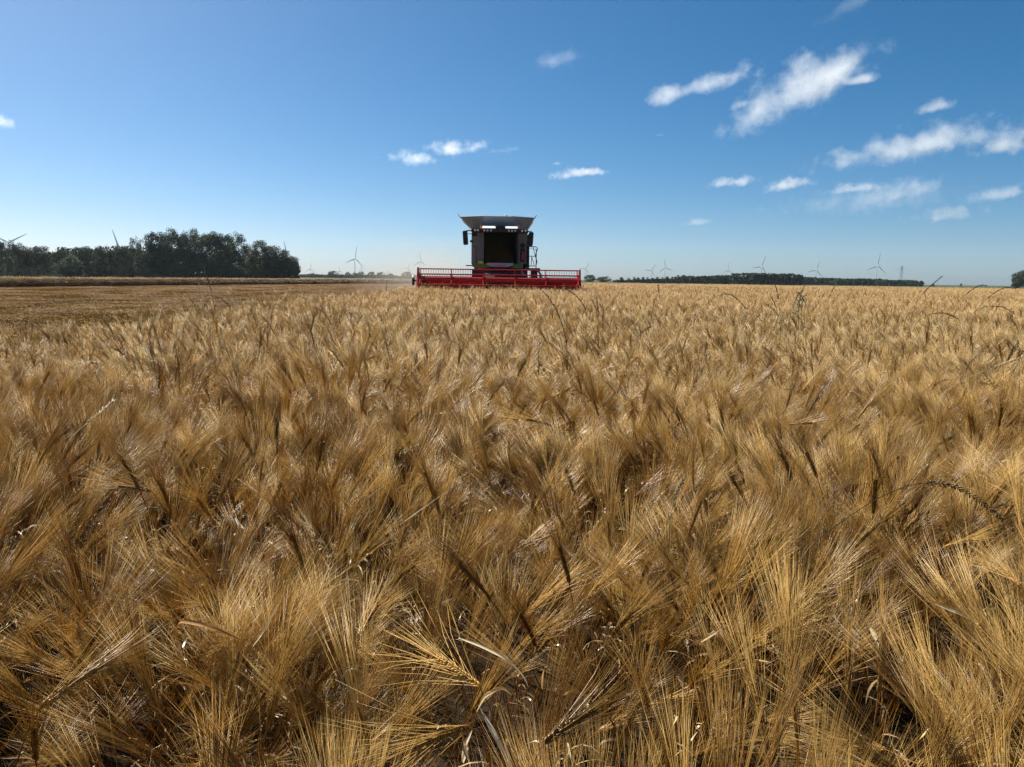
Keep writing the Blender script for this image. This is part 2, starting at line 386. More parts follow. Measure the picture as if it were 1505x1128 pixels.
# hollows between the tufts, where the photograph looks down into shade: (photo x, y, radius m)
HOLLOWS = [(650, 735, .16), (560, 905, .12), (470, 1010, .12), (790, 960, .07), (1015, 770, .13), (1190, 985, .12), (945, 655, .15), (700, 690, .14),
           (235, 850, .13), (410, 830, .10), (1165, 560, .3), (1290, 570, .22), (190, 585, .2), (250, 565, .25), (1290, 660, .12), (840, 660, .14), (20, 880, .1), (610, 1100, .09), (1360, 930, .1), (1330, 1010, .08), (1150, 1040, .08), (1440, 980, .08), (1250, 1075, .07), (130, 790, .12), (300, 960, .09), (40, 960, .08), (900, 850, .1), (1070, 640, .15), (480, 600, .18), (1420, 700, .14)]
HP = [(at_z(a, b, .62), c * 1.15) for a, b, c in HOLLOWS]
def hollow(x, y):
    h = np.zeros_like(x)
    for p, c in HP: h = np.maximum(h, np.exp(-((x - p.x) ** 2 + (y - p.y) ** 2) / (c * c)))
    return h
P, I, Ro, Sx = [], [], [], []
Y1, Y2, Y3 = 4.6, 15.0, 52.0
def grid(y0, y1, step, jit, xmax):
    ys = np.arange(y0, y1, step); pts = []
    for y in ys:
        w = xmax(y); xs = np.arange(-w, w, step); pts.append(np.c_[xs, np.full_like(xs, y)])
    p = np.concatenate(pts); return p + rs.uniform(-jit, jit, p.shape) * step
wid = lambda y: .80 * max(y, 0) + 1.2
fa, fb, fh, fh2, fd = Field(31, .8), Field(32, .5), Field(33, .4), Field(34, 1.5), Field(35, .5)
def tufts(p, per, g, spread=.024):
    """stalks in brush-like tufts: feet close together, heads leaning apart and with the local lay of the crop"""
    n = g.integers(per[0], per[1] + 1, len(p)); k = np.repeat(np.arange(len(p)), n); m = len(k)
    an = g.uniform(0, 2 * np.pi, m); r = np.sqrt(g.random(m)); out = np.tan(R(3) + R(15) * r)
    cx, cy_ = p[k].T; lay = np.tan(R(4) + R(11) * np.clip(1 + fb(cx, cy_), 0, 2.4)); la = 2.3 * fa(cx, cy_) + .2
    lx, ly = out * np.cos(an) + lay * np.cos(la) + g.normal(0, .06, m), out * np.sin(an) + lay * np.sin(la) + g.normal(0, .06, m)
    return cx + spread * r * np.cos(an), cy_ + spread * r * np.sin(an), np.arctan2(ly, lx), np.arctan(np.hypot(lx, ly)), k
p = grid(-.3, Y1 + .1, .172, .45, wid)
ho = hollow(p[:, 0], p[:, 1]); keep = (p[:, 0] > EDGE) & (np.hypot(p[:, 0], p[:, 1]) > .36) & (rs.random(len(p)) > .95 * ho) & (rs.random(len(p)) < .70 + 1.0 * fd(p[:, 0], p[:, 1])); p = p[keep]
x, y, az, tl, k = tufts(p, (7, 14), rs); ho = hollow(x, y)
th = rs.normal(0, .095, len(p))
hs = .98 + .09 * fh(x, y) + .05 * fh2(x, y) + th[k] + rs.normal(0, .035, len(x)) - .30 * ho
P.append(np.c_[x, y, np.zeros_like(x)]); Ro.append(euler_lean(az, tl)); Sx.append(np.c_[np.ones_like(hs), np.ones_like(hs), hs])
bi = np.clip(np.round((N_NEAR - 1) * np.clip(rs.random(len(x)) * .8 + .1 * (1 + fb(x + 3, y)), 0, 1)), 0, N_NEAR - 1); I.append(bi)
def lay(y0, y1, step, base, nv, amp, sc):
    p = grid(y0, y1, step, .4, wid); x, y = p.T; keep = (x > EDGE + step * .35 * rs.random(len(x))) & (y < FAR); x, y = x[keep], y[keep]
    a = rs.uniform(0, 2 * np.pi, len(x)); t = np.abs(rs.normal(0, R(4), len(x)))
    hs = 1 + amp * Field(base + 60, sc)(x, y) * .7 + .04 * Field(base + 61, sc * 5)(x, y) + rs.normal(0, .035, len(x))
    P.append(np.c_[x, y, np.zeros_like(x)]); Ro.append(euler_lean(a, t)); s1 = rs.uniform(.92, 1.1, len(x)); Sx.append(np.c_[s1, s1, hs]); I.append(base + rs.integers(0, nv, len(x)))
lay(Y1, Y2, .27, N_NEAR, N_A, .13, 1.1)
lay(Y2, Y3, .62, N_NEAR + N_A, N_B, .12, 2.2)
lay(Y3, FAR, 1.55, N_NEAR + N_A + N_B, N_C, .10, 5)
P, I, Ro, Sx = map(np.concatenate, (P, I, Ro, Sx))
print('crop instances', len(P))
scatter('barley_crop', P, I, Ro, Sx, label='ripe golden bearded barley filling the whole foreground of the field', cat='barley')
# the far strip of uncut barley beyond the stubble
P, I, Ro, Sx = [], [], [], []
for (a, b) in ((S0, S1), (S1, S2), ((-60, 0), S0)):
    a, b = np.array(a, float), np.array(b, float); L = np.linalg.norm(b - a); d = (b - a) / L; nrm = np.array([-d[1], d[0]])
    for s in np.arange(0, L, 1.3):
        for w in np.arange(2.2, 13, 1.5):
            q = a + d * (s + rs.uniform(-.4, .4)) + nrm * (w + rs.uniform(-.3, .3) * (w > 1)); P.append((*q, 0)); I.append(N_NEAR + N_A + N_B + rs.integers(N_C))
            Ro.append((0, 0, rs.uniform(0, 6.28))); Sx.append((1, 1, rs.uniform(.92, 1.1)))
    for s in np.arange(0, L, .5):
        for w in (.3, .8, 1.4): q = a + d * s + nrm * w; P.append((*q, 0)); I.append(N_NEAR + N_A + N_B + N_C + N_S + rs.integers(3)); Ro.append((0, 0, rs.uniform(0, 6.28))); Sx.append((1, 1, rs.uniform(.84, .98)))
scatter('barley_strip', P, I, Ro, Sx, label='narrow strip of uncut barley standing beyond the stubble at left', cat='barley')
P, I, Ro, Sx = [], [], [], []
for yy in np.arange(9, 150, 1.9):
    x0 = -60 if yy < 0 else np.interp(yy, [0, 66, 130, 190], [-60, -46, -34, -22])
    for xx in np.arange(max(x0, -.75 * yy - 3) + .6, EDGE - .8, 1.9):
        P.append((xx + rs.uniform(-.1, .1), yy + rs.uniform(-.1, .1), 0)); I.append(N_NEAR + N_A + N_B + N_C + rs.integers(N_S)); Ro.append((0, 0, math.pi / 2 + rs.choice([0, math.pi]) + rs.normal(0, .03))); Sx.append((1, 1, rs.uniform(.8, 1.15)))
scatter('stubble_stalks', P, I, Ro, Sx, label='short cut straw stalks in rows across the mown field', cat='stubble')
#%%NEXT%%
# ------------------------------------------------------------------ trees
M_LEAF = plant_mat('tree_leaf', (1, 1, 1), .30, .55, .3, .28)
M_BARK = mat('bark', (.09, .07, .05), .9, .2, noise=.5, nscale=3)
def crown_arrays(seed, kind):
    """leaf clumps through a crown of unit height; returns arrays and the clump centres"""
    g = np.random.default_rng(seed); am = AM(); cl = []
    n = {'oak': 84, 'airy': 62, 'round': 84, 'cone': 34, 'shrub': 30}[kind]
    while len(cl) < n:
        q = g.uniform(-1, 1, 3)
        if kind == 'cone':
            z = g.random() ** .8; r = .21 * (1 - z) ** .7 * math.sqrt(g.random()) + .01; a = g.uniform(0, 6.3); c = np.array([r * math.cos(a), r * math.sin(a), .08 + .9 * z]); rad = .075 + .06 * (1 - z)
        else:
            if np.linalg.norm(q) > 1 or np.linalg.norm(q) < .5: continue
            w, zc, zh = {'oak': (.38, .52, .44), 'airy': (.36, .56, .41), 'round': (.44, .48, .46), 'shrub': (.72, .42, .42)}[kind]
            c = np.array([q[0] * w, q[1] * w, zc + q[2] * zh]); rad = g.uniform(.07, .135) * (.95 if kind == 'airy' else 1.08)
        cl.append((c, rad))
    for c, rad in cl:
        m = int(150 * (.6 if kind == 'airy' else 1) * (rad / .11) ** 2); tone = g.uniform(.65, 1.3); hue = g.uniform(-.12, .12)
        d = g.normal(size=(m, 3)); d /= np.linalg.norm(d, axis=1)[:, None]
        pp = c + d * rad * g.uniform(.45, 1.05, m)[:, None] * np.array([1.15, 1.15, .85])
        nn = d + g.normal(0, .7, (m, 3)); nn /= np.linalg.norm(nn, axis=1)[:, None]
        t1 = np.cross(nn, g.normal(size=(m, 3))); t1 /= np.linalg.norm(t1, axis=1)[:, None]; t2 = np.cross(nn, t1)
        s = g.uniform(.008, .019, m)[:, None]
        V = np.stack([pp - t1 * s, pp + t2 * s * .7, pp + t1 * s, pp - t2 * s * .7], 1).reshape(-1, 3)
        k = np.arange(m)[:, None] * 4; F = np.concatenate([k + [0, 1, 2], k + [0, 2, 3]])
        col = np.array([.036 + hue * .08, .050, .020]) * tone * g.uniform(.75, 1.25, m)[:, None]
        am.add(V, F, np.repeat(col, 4, 0))
    return am.arrays(), cl
def trunk_mesh(cl, kind, seed):
    g = random.Random(seed); b = MB(); top = .62 if kind != 'cone' else .9
    b.tube([(0, 0, -.02), (0.004, .003, .12), (-.004, 0, .3), (.008, 0, top)], [.026, .019, .015, .005], 8)
    if kind != 'cone':
        for c, rad in g.sample(cl, min(14, len(cl))):
            z0 = max(.08, min(top - .05, c[2] * .6)); st = Vector((0, 0, z0)); en = Vector(c)
            b.tube([st, st.lerp(en, .5) + Vector((0, 0, -.015)), en], [.009, .006, .002], 5)
    return b.build('trunk', M_BARK, smooth=True)
TREES = {}
def tree_proto(kind, v):
    if (kind, v) not in TREES:
        arr, cl = crown_arrays(1000 + v * 17 + len(kind) * 101, kind)
        me = mesh_arrays('crown', *arr, M_LEAF, smooth=False)
        tk = trunk_mesh(cl, kind, v); tme = tk.data; bpy.data.objects.remove(tk)
        TREES[kind, v] = (me, tme)
    return TREES[kind, v]
def tree(name, kind, v, x, y, h, wmul, rz, label, cat='tree', group=None):
    e = empty(name, (x, y, 0), rz, label=label, cat=cat, group=group); e.scale = (h * wmul, h * wmul, h)
    cm, tm = tree_proto(kind, v)
    for nm, me in (('crown', cm), ('trunk', tm)):
        o = bpy.data.objects.new(nm, me); C.objects.link(o); o.parent = e
    return e
def tree_px(name, kind, v, px, ytop, Y, wpx, label, group=None, cat='tree'):
    h = 1.44 + (hor(px) - ytop) / FPX * Y; X = (px - 752.5) / FPX * Y; w = wpx * Y / FPX
    base = {'oak': .98, 'airy': .90, 'round': 1.1, 'cone': .5, 'shrub': 1.6}[kind]
    return tree(name, kind, v, X, Y, h, w / (base * h), (px * 1.7) % 6.28, label, cat, group)
LW = 'trees at the edge of the left wood'
left_wood = [  # px, top, Y, width px, kind, variant, label
 (2, 354, 262, 40, 'round', 0, 'dark rounded tree at the left frame edge, under the turbine blades'),
 (33, 354, 250, 36, 'round', 1, 'dark rounded tree directly under the right blade of the near turbine'),
 (66, 361, 262, 34, 'oak', 0, 'dark tree with a flat low top, third along the wood from the left edge'),
 (98, 365, 255, 32, 'round', 2, 'low dark tree just left of the notch behind the small dark bush'),
 (128, 362, 265, 34, 'oak', 1, 'mid-height tree right behind the small dark bush in front of the wood'),
 (156, 363, 250, 32, 'round', 3, 'leafy tree in the low stretch just left of the lone thin turbine blade'),
 (183, 361, 262, 34, 'round', 0, 'rounded tree whose crown meets the lone thin turbine blade'),
 (206, 349, 268, 22, 'airy', 1, 'slim open-topped tree standing alone at the left shoulder of the tall trees'),
 (216, 372, 256, 30, 'round', 2, 'lower full tree in front of the slim open-topped tree'),
 (236, 340, 258, 38, 'airy', 0, 'tall dark tree forming the left end of the tall trees'),
 (258, 336, 264, 36, 'oak', 2, 'tall dark tree with the left one of the two highest tops'),
 (285, 336, 262, 38, 'airy', 2, 'tall tree with the right one of the two highest tops of the wood'),
 (272, 380, 257, 30, 'round', 1, 'lower dark tree in front of the two highest tops'),
 (312, 341, 258, 36, 'airy', 1, 'tall dense tree just right of the two highest tops of the wood'),
 (334, 343, 266, 34, 'oak', 0, 'tall dense tree in the middle of the flat right half of the tall trees'),
 (322, 382, 257, 32, 'oak', 1, 'lower dark tree standing before the flat right half of the tall trees'),
 (356, 343, 262, 34, 'airy', 0, 'lacy see-through tree at the right end of the tall trees'),
 (384, 355, 252, 42, 'round', 3, 'full rounded tree where the wood steps down on its right side'),
 (408, 361, 250, 40, 'oak', 2, 'full dark tree on the right slope of the wood, second from the end'),
 (428, 377, 252, 32, 'round', 0, 'rounded low tree closing the right end of the left wood'),
 (360, 384, 257, 34, 'round', 2, 'lower dark tree before the lacy see-through tree'),
]
for px, yt, Y, w, k, v, lb in left_wood: tree_px('leafy_tree', 'oak' if k == 'airy' and px in (236, 285, 312) else k, v, px, yt, Y, w * 1.22, lb, LW)
tree_px('dark_bush', 'round', 1, 108, 374, 214, 46, 'small dark cone-topped tree standing out before the low part of the left wood')
for i, (px, yt, w) in enumerate([(6, 384, 30), (28, 381, 26), (46, 390, 22), (62, 389, 26), (78, 392, 20)]):
    tree_px('pale_shrub', 'shrub', i % 3, px, yt, 205 - 4 * i, w, f'pale low shrub at the foot of the left wood, {ORD[i]} from the left frame edge', 'pale shrubs before the left wood', 'shrub')
# the wood behind them, too deep and dense to count
def wood_mass(name, boxes, label, leaf, tone=(.05, .072, .024)):
    am = AM(); g = np.random.default_rng(len(name) + len(boxes))
    for x0, x1, y0, y1, h0, h1, n in boxes:
        for k in range(n):
            c = np.array([g.uniform(x0, x1), g.uniform(y0, y1), 0]); t = (c[0] - x0) / (x1 - x0); H = (h0 + (h1 - h0) * t) * (g.uniform(.8, .98) + .13 * float(Field(7, 30)(c[0], 0)) + .05 * float(Field(8, 9)(c[0], 0)))
            rad = g.uniform(.2, .32) * H * .7
            for zf in (.12, .3, .48, .66, .82):
                m = 46; d = g.normal(size=(m, 3)); d /= np.linalg.norm(d, axis=1)[:, None]
                pp = c + [0, 0, H * zf] + g.normal(0, rad * .3, 3) * [1, 1, .3] + d * rad * g.uniform(.4, 1, m)[:, None] * [1, 1, .75]
                pp[:, 2] = np.maximum(pp[:, 2], .1)
                nn = d + g.normal(0, .7, (m, 3)); t1 = np.cross(nn, g.normal(size=(m, 3))); t1 /= np.linalg.norm(t1, axis=1)[:, None]; t2 = np.cross(nn, t1); t2 /= np.linalg.norm(t2, axis=1)[:, None]
                s = g.uniform(.6, 1.2, m)[:, None] * leaf
                V = np.stack([pp - t1 * s, pp + t2 * s * .7, pp + t1 * s, pp - t2 * s * .7], 1).reshape(-1, 3); kk = np.arange(m)[:, None] * 4
                am.add(V, np.concatenate([kk + [0, 1, 2], kk + [0, 2, 3]]), np.repeat(np.array(tone) * g.uniform(.6, 1.35) * g.uniform(.8, 1.2, m)[:, None], 4, 0))
    me = mesh_arrays(name, *am.arrays(), M_LEAF, smooth=False); o = bpy.data.objects.new(name, me); C.objects.link(o)
    return tag(o, label, 'wood', kind='stuff')
X = lambda px, Y: (px - 752.5) / FPX * Y
wood_mass('wood_interior', [(X(-40, 275), X(215, 275), 268, 300, 11, 11, 110), (X(215, 275), X(385, 275), 270, 296, 13, 12, 70), (X(385, 270), X(428, 270), 262, 285, 10, 6.5, 24)], 'dense dark interior of the left wood behind its edge trees', .55)
YR = 480
hR = lambda px, yt: 1.44 + (hor(px) - yt) / FPX * YR
wood_mass('dense_wood', [(X(1000, YR), X(1168, YR), YR - 8, YR + 40, hR(1000, 406), hR(1060, 400.5), 300), (X(1085, YR), X(1166, YR), YR - 10, YR + 20, hR(1085, 400.5), hR(1166, 402), 240)], 'long dark flat-topped wood on the horizon right of the combine', .8, (.042, .06, .026))
wood_mass('low_thicket', [(X(899, 490), X(1003, 490), 486, 500, 1.44 + (hor(899) - 412.5) / FPX * 490, 1.44 + (hor(1003) - 409) / FPX * 490, 190)], 'dark thicket behind the row of pointed trees right of the combine', .6, (.042, .06, .026))
wood_mass('low_wood', [(X(1168, 560), X(1345, 560), 552, 590, 1.44 + (hor(1168) - 408) / FPX * 560, 1.44 + (hor(1345) - 412) / FPX * 560, 420)], 'lower dark wood on the horizon right of the tall flat-topped wood', .8, (.042, .06, .026))
for i, (px, yt, w, k) in enumerate([(864, 404, 22, 'round'), (884, 406, 26, 'round')]):
    tree_px('leafy_tree', k, i, px, yt, 470, w, f'dark round-topped tree on the horizon just right of the red header, {("nearer to the header", "farther from the header")[i]}')
for i, px in enumerate([903, 909.5, 920, 928, 934, 941, 947.5, 955, 962, 969, 976, 984, 992, 1000]):
    yt = [412, 408.5, 410, 408.5, 409, 408.5, 409, 409.5, 408.5, 409, 407.5, 408, 406, 405][i]
    tree_px('conical_tree', 'cone', i % 3, px, yt - 1, 476, 10, f'pointed conifer-like tree in the row on the horizon, {ORD[i]} from the left', 'pointed trees in the row right of the combine')
for i, (px, yt, w, lb) in enumerate([(1176, 409, 16, 'small rounded tree at the foot of the tall wood'), (1226, 409, 30, 'rounded tree rising a little above the low wood'), (1288, 411, 22, 'rounded tree in the low wood under the metal pylon\'s left side'), (1334, 412, 20, 'rounded tree closing the right end of the low wood')]):
    tree_px('leafy_tree', 'round', i % 4, px, yt, 545, w, lb)
tree_px('small_tree', 'round', 2, 1363, 417, 480, 5, 'tiny lone dark tree just right of the low wood')
tree_px('small_tree', 'round', 1, 1404, 416.5, 900, 4, 'tiny lone tree far off midway between the low wood and the right edge')
tree_px('leafy_tree', 'oak', 1, 1500, 397, 330, 46, 'large dark leafy tree cut by the right frame edge')
tree_px('leafy_tree', 'round', 3, 1486, 405, 322, 20, 'rounded dark tree in front of the large tree at the right frame edge')
wood_mass('distant_thicket', [(X(440, 800), X(620, 800), 790, 830, 3.6, 3.6, 260)], 'low hazy thicket under the distant trees left of the combine', .8, (.05, .065, .03))
far = [(445, 405, 14), (459, 403, 20), (474, 406, 14), (490, 400, 20), (503, 405, 14), (512, 401, 12), (521, 402, 12), (531, 401, 14), (546, 401, 14), (559, 401, 16), (573, 403, 13), (583, 407, 10), (598, 401, 20), (609, 405, 12)]
for i, (px, yt, w) in enumerate(far):
    tree_px('distant_tree', 'round', i % 4, px, yt - 1.5, 760 + 25 * (i % 3), w * .95, f'pale distant tree between the left wood and the combine, {ORD[i]} from the left', 'distant trees between the left wood and the combine')
for i, (px, w) in enumerate([(452, 16), (482, 18), (538, 22), (566, 20), (590, 14)]):
    tree_px('distant_hedge', 'shrub', i % 3, px, 407.5, 740, w * 1.6, f'low hazy hedge bush under the distant trees, {ORD[i]} from the left', 'hedge bushes under the distant trees', 'hedge')

# ------------------------------------------------------------------ wind turbines
M_TURB = mat('turbine_white', (.46, .48, .5), .5)
def turbine_proto():
    root = empty('wind_turbine')
    b = MB(); b.tube([(0, 0, 0), (0, 0, .3), (0, 0, .6), (0, 0, .985)], [.026, .023, .019, .014], 14); b.build('tower', M_TURB, root, True)
    b = MB(); b.tube([(0, -.035, 1), (0, -.02, 1), (0, .05, 1), (0, .085, 1)], [.016, .023, .023, .012], 12); b.build('nacelle', M_TURB, root, True)
    b = MB(); b.lathe([(.002, -.03), (.012, -.026), (.019, -.012), (.02, .012)], 14, Matrix.Rotation(R(90), 4, 'X')); h = b.build('rotor_hub', M_TURB, root, True, loc=(0, -.045, 1))
    M = Matrix.Rotation(R(-90), 4, 'X')
    for k in range(3):
        b = MB(); prof = [(.015, .009, .009), (.06, .010, .010), (.13, .030, .010), (.3, .024, .007), (.5, .016, .005), (.68, .008, .003), (.72, .001, .001)]
        vs = []; nn = 8
        for r, cw, th in prof:
            tw = R(14) * (1 - r / .72)
            for j in range(nn):
                a = 2 * math.pi * j / nn; u, w = cw * math.cos(a) - .25 * cw, th * math.sin(a)
                vs.append((u * math.cos(tw) - w * math.sin(tw), u * math.sin(tw) + w * math.cos(tw), r))
        fs = [(i * nn + j, i * nn + (j + 1) % nn, (i + 1) * nn + (j + 1) % nn, (i + 1) * nn + j) for i in range(len(prof) - 1) for j in range(nn)]
        b.add(vs, fs); bl = b.build('blade', M_TURB, h, True); bl.rotation_euler = (0, R(120 * k), 0)
    return root
TP = turbine_proto(); first = True
# px, hub row, hub height px above the horizon comes from the row; blade px; a blade's angle (deg, anticlockwise from right); yaw; label
turb = [
 (21.6, 358.3, 27.5, 31, 0, 'near wind turbine at far left, two blades in a V above the wood'),
 (182, 369, 31, 106, 0, 'wind turbine behind the left wood showing only one thin upright blade'),
 (424, 376, 21, 101, 0, 'wind turbine hidden behind the right end of the left wood, blade tip showing'),
 (457.5, 395.5, 10, 84, 35, 'tiny faint wind turbine just right of the left wood'),
 (499, 398.5, 9, 88, 35, 'tiny very faint wind turbine left of the big one over the distant trees'),
 (522, 381, 19.5, 80, 38, 'clearest wind turbine between the left wood and the combine'),
 (531.5, 396, 7, 95, 35, 'tiny wind turbine half behind the lower right blade of the clearest turbine'),
 (568.5, 401, 7, 85, 35, 'tiny faint wind turbine between the clearest turbine and the combine'),
 (599.5, 394.5, 8, 63, 20, 'small wind turbine left of the header, blade pointing to upper right'),
 (616.5, 385, 14, 90, 35, 'wind turbine rising right behind the left end of the red header'),
 (857.5, 395.5, 11, 60, 25, 'wind turbine just right of the header end, blade pointing to upper right'),
 (953, 398, 11.5, 58, 10, 'left one of the two close wind turbines behind the row of pointed trees'),
 (972.5, 394, 13, 97, 20, 'right one of the two close wind turbines behind the row of pointed trees'),
 (1063.5, 397.5, 11, 86, 40, 'faint wind turbine above the left half of the long dark wood'),
 (1112, 392.5, 17, 69, 30, 'wind turbine above the highest part of the long dark wood'),
 (1192, 397.5, 15, 72, 30, 'wind turbine above the dip where the tall wood ends'),
 (1280, 391.5, 18.5, 81, 35, 'wind turbine just left of the metal pylon'),
]
for px, py, bl, an, yaw, lb in turb:
    hpx = hor(px) - py; D = min(3300, 62 * FPX / bl); H = 1.44 + hpx / FPX * D; L = bl / FPX * D
    t = TP if first else copy_tree(TP); first = False
    t.location = (X(px, D), D, 0); s = L / .72; t.rotation_euler.z = R(yaw) - math.atan2(px - 752.5, FPX)
    for ch in t.children:                              # tower height and rotor size differ from turbine to turbine
        if ch.name.startswith('tower'): ch.scale = (s, s, H)
        else:
            ch.scale = (s, s, s); ch.location = (0, -.045 * s, H) if ch.name.startswith('rotor') else (0, 0, H - s)
        if ch.name.startswith('rotor'): ch.rotation_euler = (0, R(90 - an), 0)
    tag(t, lb, 'wind turbine', 'wind turbines along the horizon')

# ------------------------------------------------------------------ pylon and lines
M_STEEL = mat('galvanised_steel', (.22, .24, .26), .6, .4, .4)
def pylon(x, y, H):
    e = empty('pylon', (x, y, 0), R(25), label='metal lattice power pylon standing behind the low wood on the right', cat='pylon')
    b = MB(); w = lambda z: H * (.075 * (1 - z) ** 1.3 + .018); lv = [0, .16, .32, .46, .58, .69, .79, .88, .96]
    for sx in (-1, 1):
        for sy in (-1, 1): b.tube([(sx * w(z), sy * w(z), z * H) for z in lv], .16, 5)
    for a, c in zip(lv, lv[1:]):
        for sx, sy, ex, ey in ((-1, -1, 1, -1), (1, -1, -1, -1), (-1, 1, 1, 1), (1, 1, -1, 1), (-1, -1, -1, 1), (1, 1, 1, -1)):
            b.tube([(sx * w(a), sy * w(a), a * H), (ex * w(c), ey * w(c), c * H)], .09, 4)
    b.tube([(0, 0, .95 * H), (0, 0, H)], .12, 5); b.build('lattice_tower', M_STEEL, e)
    for z, l in ((.76, .13), (.86, .17), (.955, .11)):
        b = MB()
        for s in (-1, 1):
            for sy in (-1, 1): b.tube([(0, sy * w(z), z * H), (s * l * H, 0, z * H)], .1, 4); b.tube([(0, sy * w(z), (z - .035) * H), (s * l * H, 0, z * H)], .08, 4)
        b.build('cross_arm', M_STEEL, e)
        for s in (-1, 1):
            b = MB(); b.tube([(s * l * H, 0, z * H), (s * l * H, 0, z * H - 1.6)], .13, 6); b.build('insulator', mat('insulator_brown', (.1, .07, .05), .4), e)
    return e
PY = 1450; pylon(X(1316, PY), PY, 1.44 + (hor(1316) - 391) / FPX * PY)
def wire(a, b, sag, label):
    m = MB(); a, b = Vector(a), Vector(b)
    m.tube([a.lerp(b, t) - Vector((0, 0, sag * 4 * t * (1 - t))) for t in [i / 24 for i in range(25)]], .055, 4)
    tag(m.build('power_line', M_STEEL), label, 'power line', 'power lines on the pylon')
for z, dy, lb in ((395, 0, 'upper'), (399, 3, 'lower')):
    A = at_y(1316, z, PY + dy)
    wire(A, at_y(1575, z + 8, PY + 40), 14, f'{lb} power line sagging from the pylon to the right edge')
    wire(A, at_y(1180, z + 9, PY + 160), 8, f'{lb} power line running from the pylon to the left behind the wood')
#%%COMBINE%%
# ------------------------------------------------------------------ combine harvester
P_WHITE = mat('machine_white', (.42, .44, .45), .45, .5, noise=.12, nscale=3)
P_GREY = mat('machine_grey', (.165, .19, .185), .5, .5, noise=.15, nscale=3)
P_DARK = mat('machine_black', (.018, .018, .02), .55, .4, noise=.3, nscale=6)
P_GREEN = mat('machine_green', (.09, .19, .012), .4, .5)
P_RED = mat('header_red', (.50, .008, .012), .42, .4, noise=.18, nscale=2, tint2=(.32, .022, .018))
P_RUBBER = mat('tyre_rubber', (.022, .021, .02), .9, .2, noise=.5, nscale=12)
P_RIM = mat('rim_paint', (.5, .06, .03), .5)
P_METAL = mat('worn_metal', (.35, .34, .33), .35, .5, .8)
P_ORANGE = mat('beacon_orange', (.8, .2, .02), .3)
P_LENS = mat('lamp_lens', (.75, .78, .8), .15)
P_SEAT = mat('seat_cloth', (.16, .012, .016), .8, .2)
def glass_mat():
    m = bpy.data.materials.new('tinted_glass'); m.use_nodes = True; n = m.node_tree; L = n.links
    tr = n.nodes.new('ShaderNodeBsdfTransparent'); tr.inputs[0].default_value = (.075, .08, .08, 1)
    gl = n.nodes.new('ShaderNodeBsdfGlossy'); gl.inputs['Roughness'].default_value = .03
    fr = n.nodes.new('ShaderNodeFresnel'); fr.inputs[0].default_value = 1.22; mx = n.nodes.new('ShaderNodeMixShader')
    L.new(fr.outputs[0], mx.inputs[0]); L.new(tr.outputs[0], mx.inputs[1]); L.new(gl.outputs[0], mx.inputs[2]); L.new(mx.outputs[0], n.nodes['Material Output'].inputs[0]); return m
P_GLASS = glass_mat()
CY = 43.5; cmb = empty('combine_harvester', (X(732.5, CY), CY, 0), R(.6), label='big grey and white combine harvester facing the camera behind its red header', cat='combine harvester')
def part(b, name, m, parent=cmb, smooth=False, bevel=0): return b.build(name, m, parent, smooth, bevel)
# chassis, body behind the cab, feeder house
b = MB(); b.box(-1.55, 1.55, 1.2, 7.2, 1.15, 3.2); b.box(-1.5, 1.5, .35, 1.2, 1.2, 2.05); part(b, 'chassis', P_DARK, bevel=.04)
b = MB(); b.prism([(1.3, 2.2), (7.6, 2.2), (8.0, 3.0), (7.6, 3.95), (1.3, 3.95)], -1.66, -1.57, 'x'); b.prism([(1.3, 2.2), (7.6, 2.2), (8.0, 3.0), (7.6, 3.95), (1.3, 3.95)], 1.57, 1.66, 'x'); b.box(-1.5, 1.5, 1.3, 7.5, 3.2, 3.93)
part(b, 'side_cladding', P_WHITE, bevel=.02)
b = MB(); b.prism([(-2.0, .55), (-2.0, 1.35), (.4, 2.1), (1.0, 2.1), (1.0, 1.3)], -.85, .85, 'x'); part(b, 'feeder_house', P_DARK, bevel=.03)
b = MB(); b.box(-1.62, 1.62, -.05, .3, 1.45, 1.98); part(b, 'front_axle_beam', P_DARK, bevel=.03)
# cab
b = MB(); b.box(-.98, .98, .1, 2.0, 2.18, 2.32); b.box(-.98, -.9, 1.85, 2.0, 2.32, 4.05); b.box(.9, .98, 1.85, 2.0, 2.32, 4.05); b.box(-.9, .9, 1.92, 2.0, 2.32, 4.05); part(b, 'cab_shell', P_DARK)
arc = lambda x, z: -.28 * (1 - (x / .93) ** 2) - .10 * (z - 2.32) / 1.73      # bowed windscreen
b = MB(); nx, nz = 12, 4
vs = [(-.93 + 1.86 * i / nx, arc(-.93 + 1.86 * i / nx, 2.32 + 1.73 * k / nz), 2.32 + 1.73 * k / nz) for k in range(nz + 1) for i in range(nx + 1)]
vs2 = [(x, y + .008, z) for x, y, z in vs]; o = len(vs)
fs = [(k * (nx + 1) + i, k * (nx + 1) + i + 1, (k + 1) * (nx + 1) + i + 1, (k + 1) * (nx + 1) + i) for k in range(nz) for i in range(nx)]
b.add(vs + vs2, fs + [tuple(j + o for j in f)[::-1] for f in fs]); part(b, 'windscreen', P_GLASS, smooth=True)
for s in (-1, 1):
    b = MB(); b.box(s * .99 - .045, s * .99 + .045, -.13, .12, 2.25, 4.1); part(b, 'cab_pillar', P_DARK if s > 0 else P_GREY, bevel=.015)
    b = MB(); b.prism([(.12, 2.32), (1.85, 2.32), (1.85, 4.05), (.12, 4.05)], s * .955 - .006, s * .955 + .006, 'x'); part(b, 'side_window', P_GLASS)
b = MB(); b.tube([(.2, .22, 2.32), (.16, .5, 2.7), (.12, .62, 2.95)], .05, 8); col = part(b, 'steering_column', P_GREY, smooth=True)
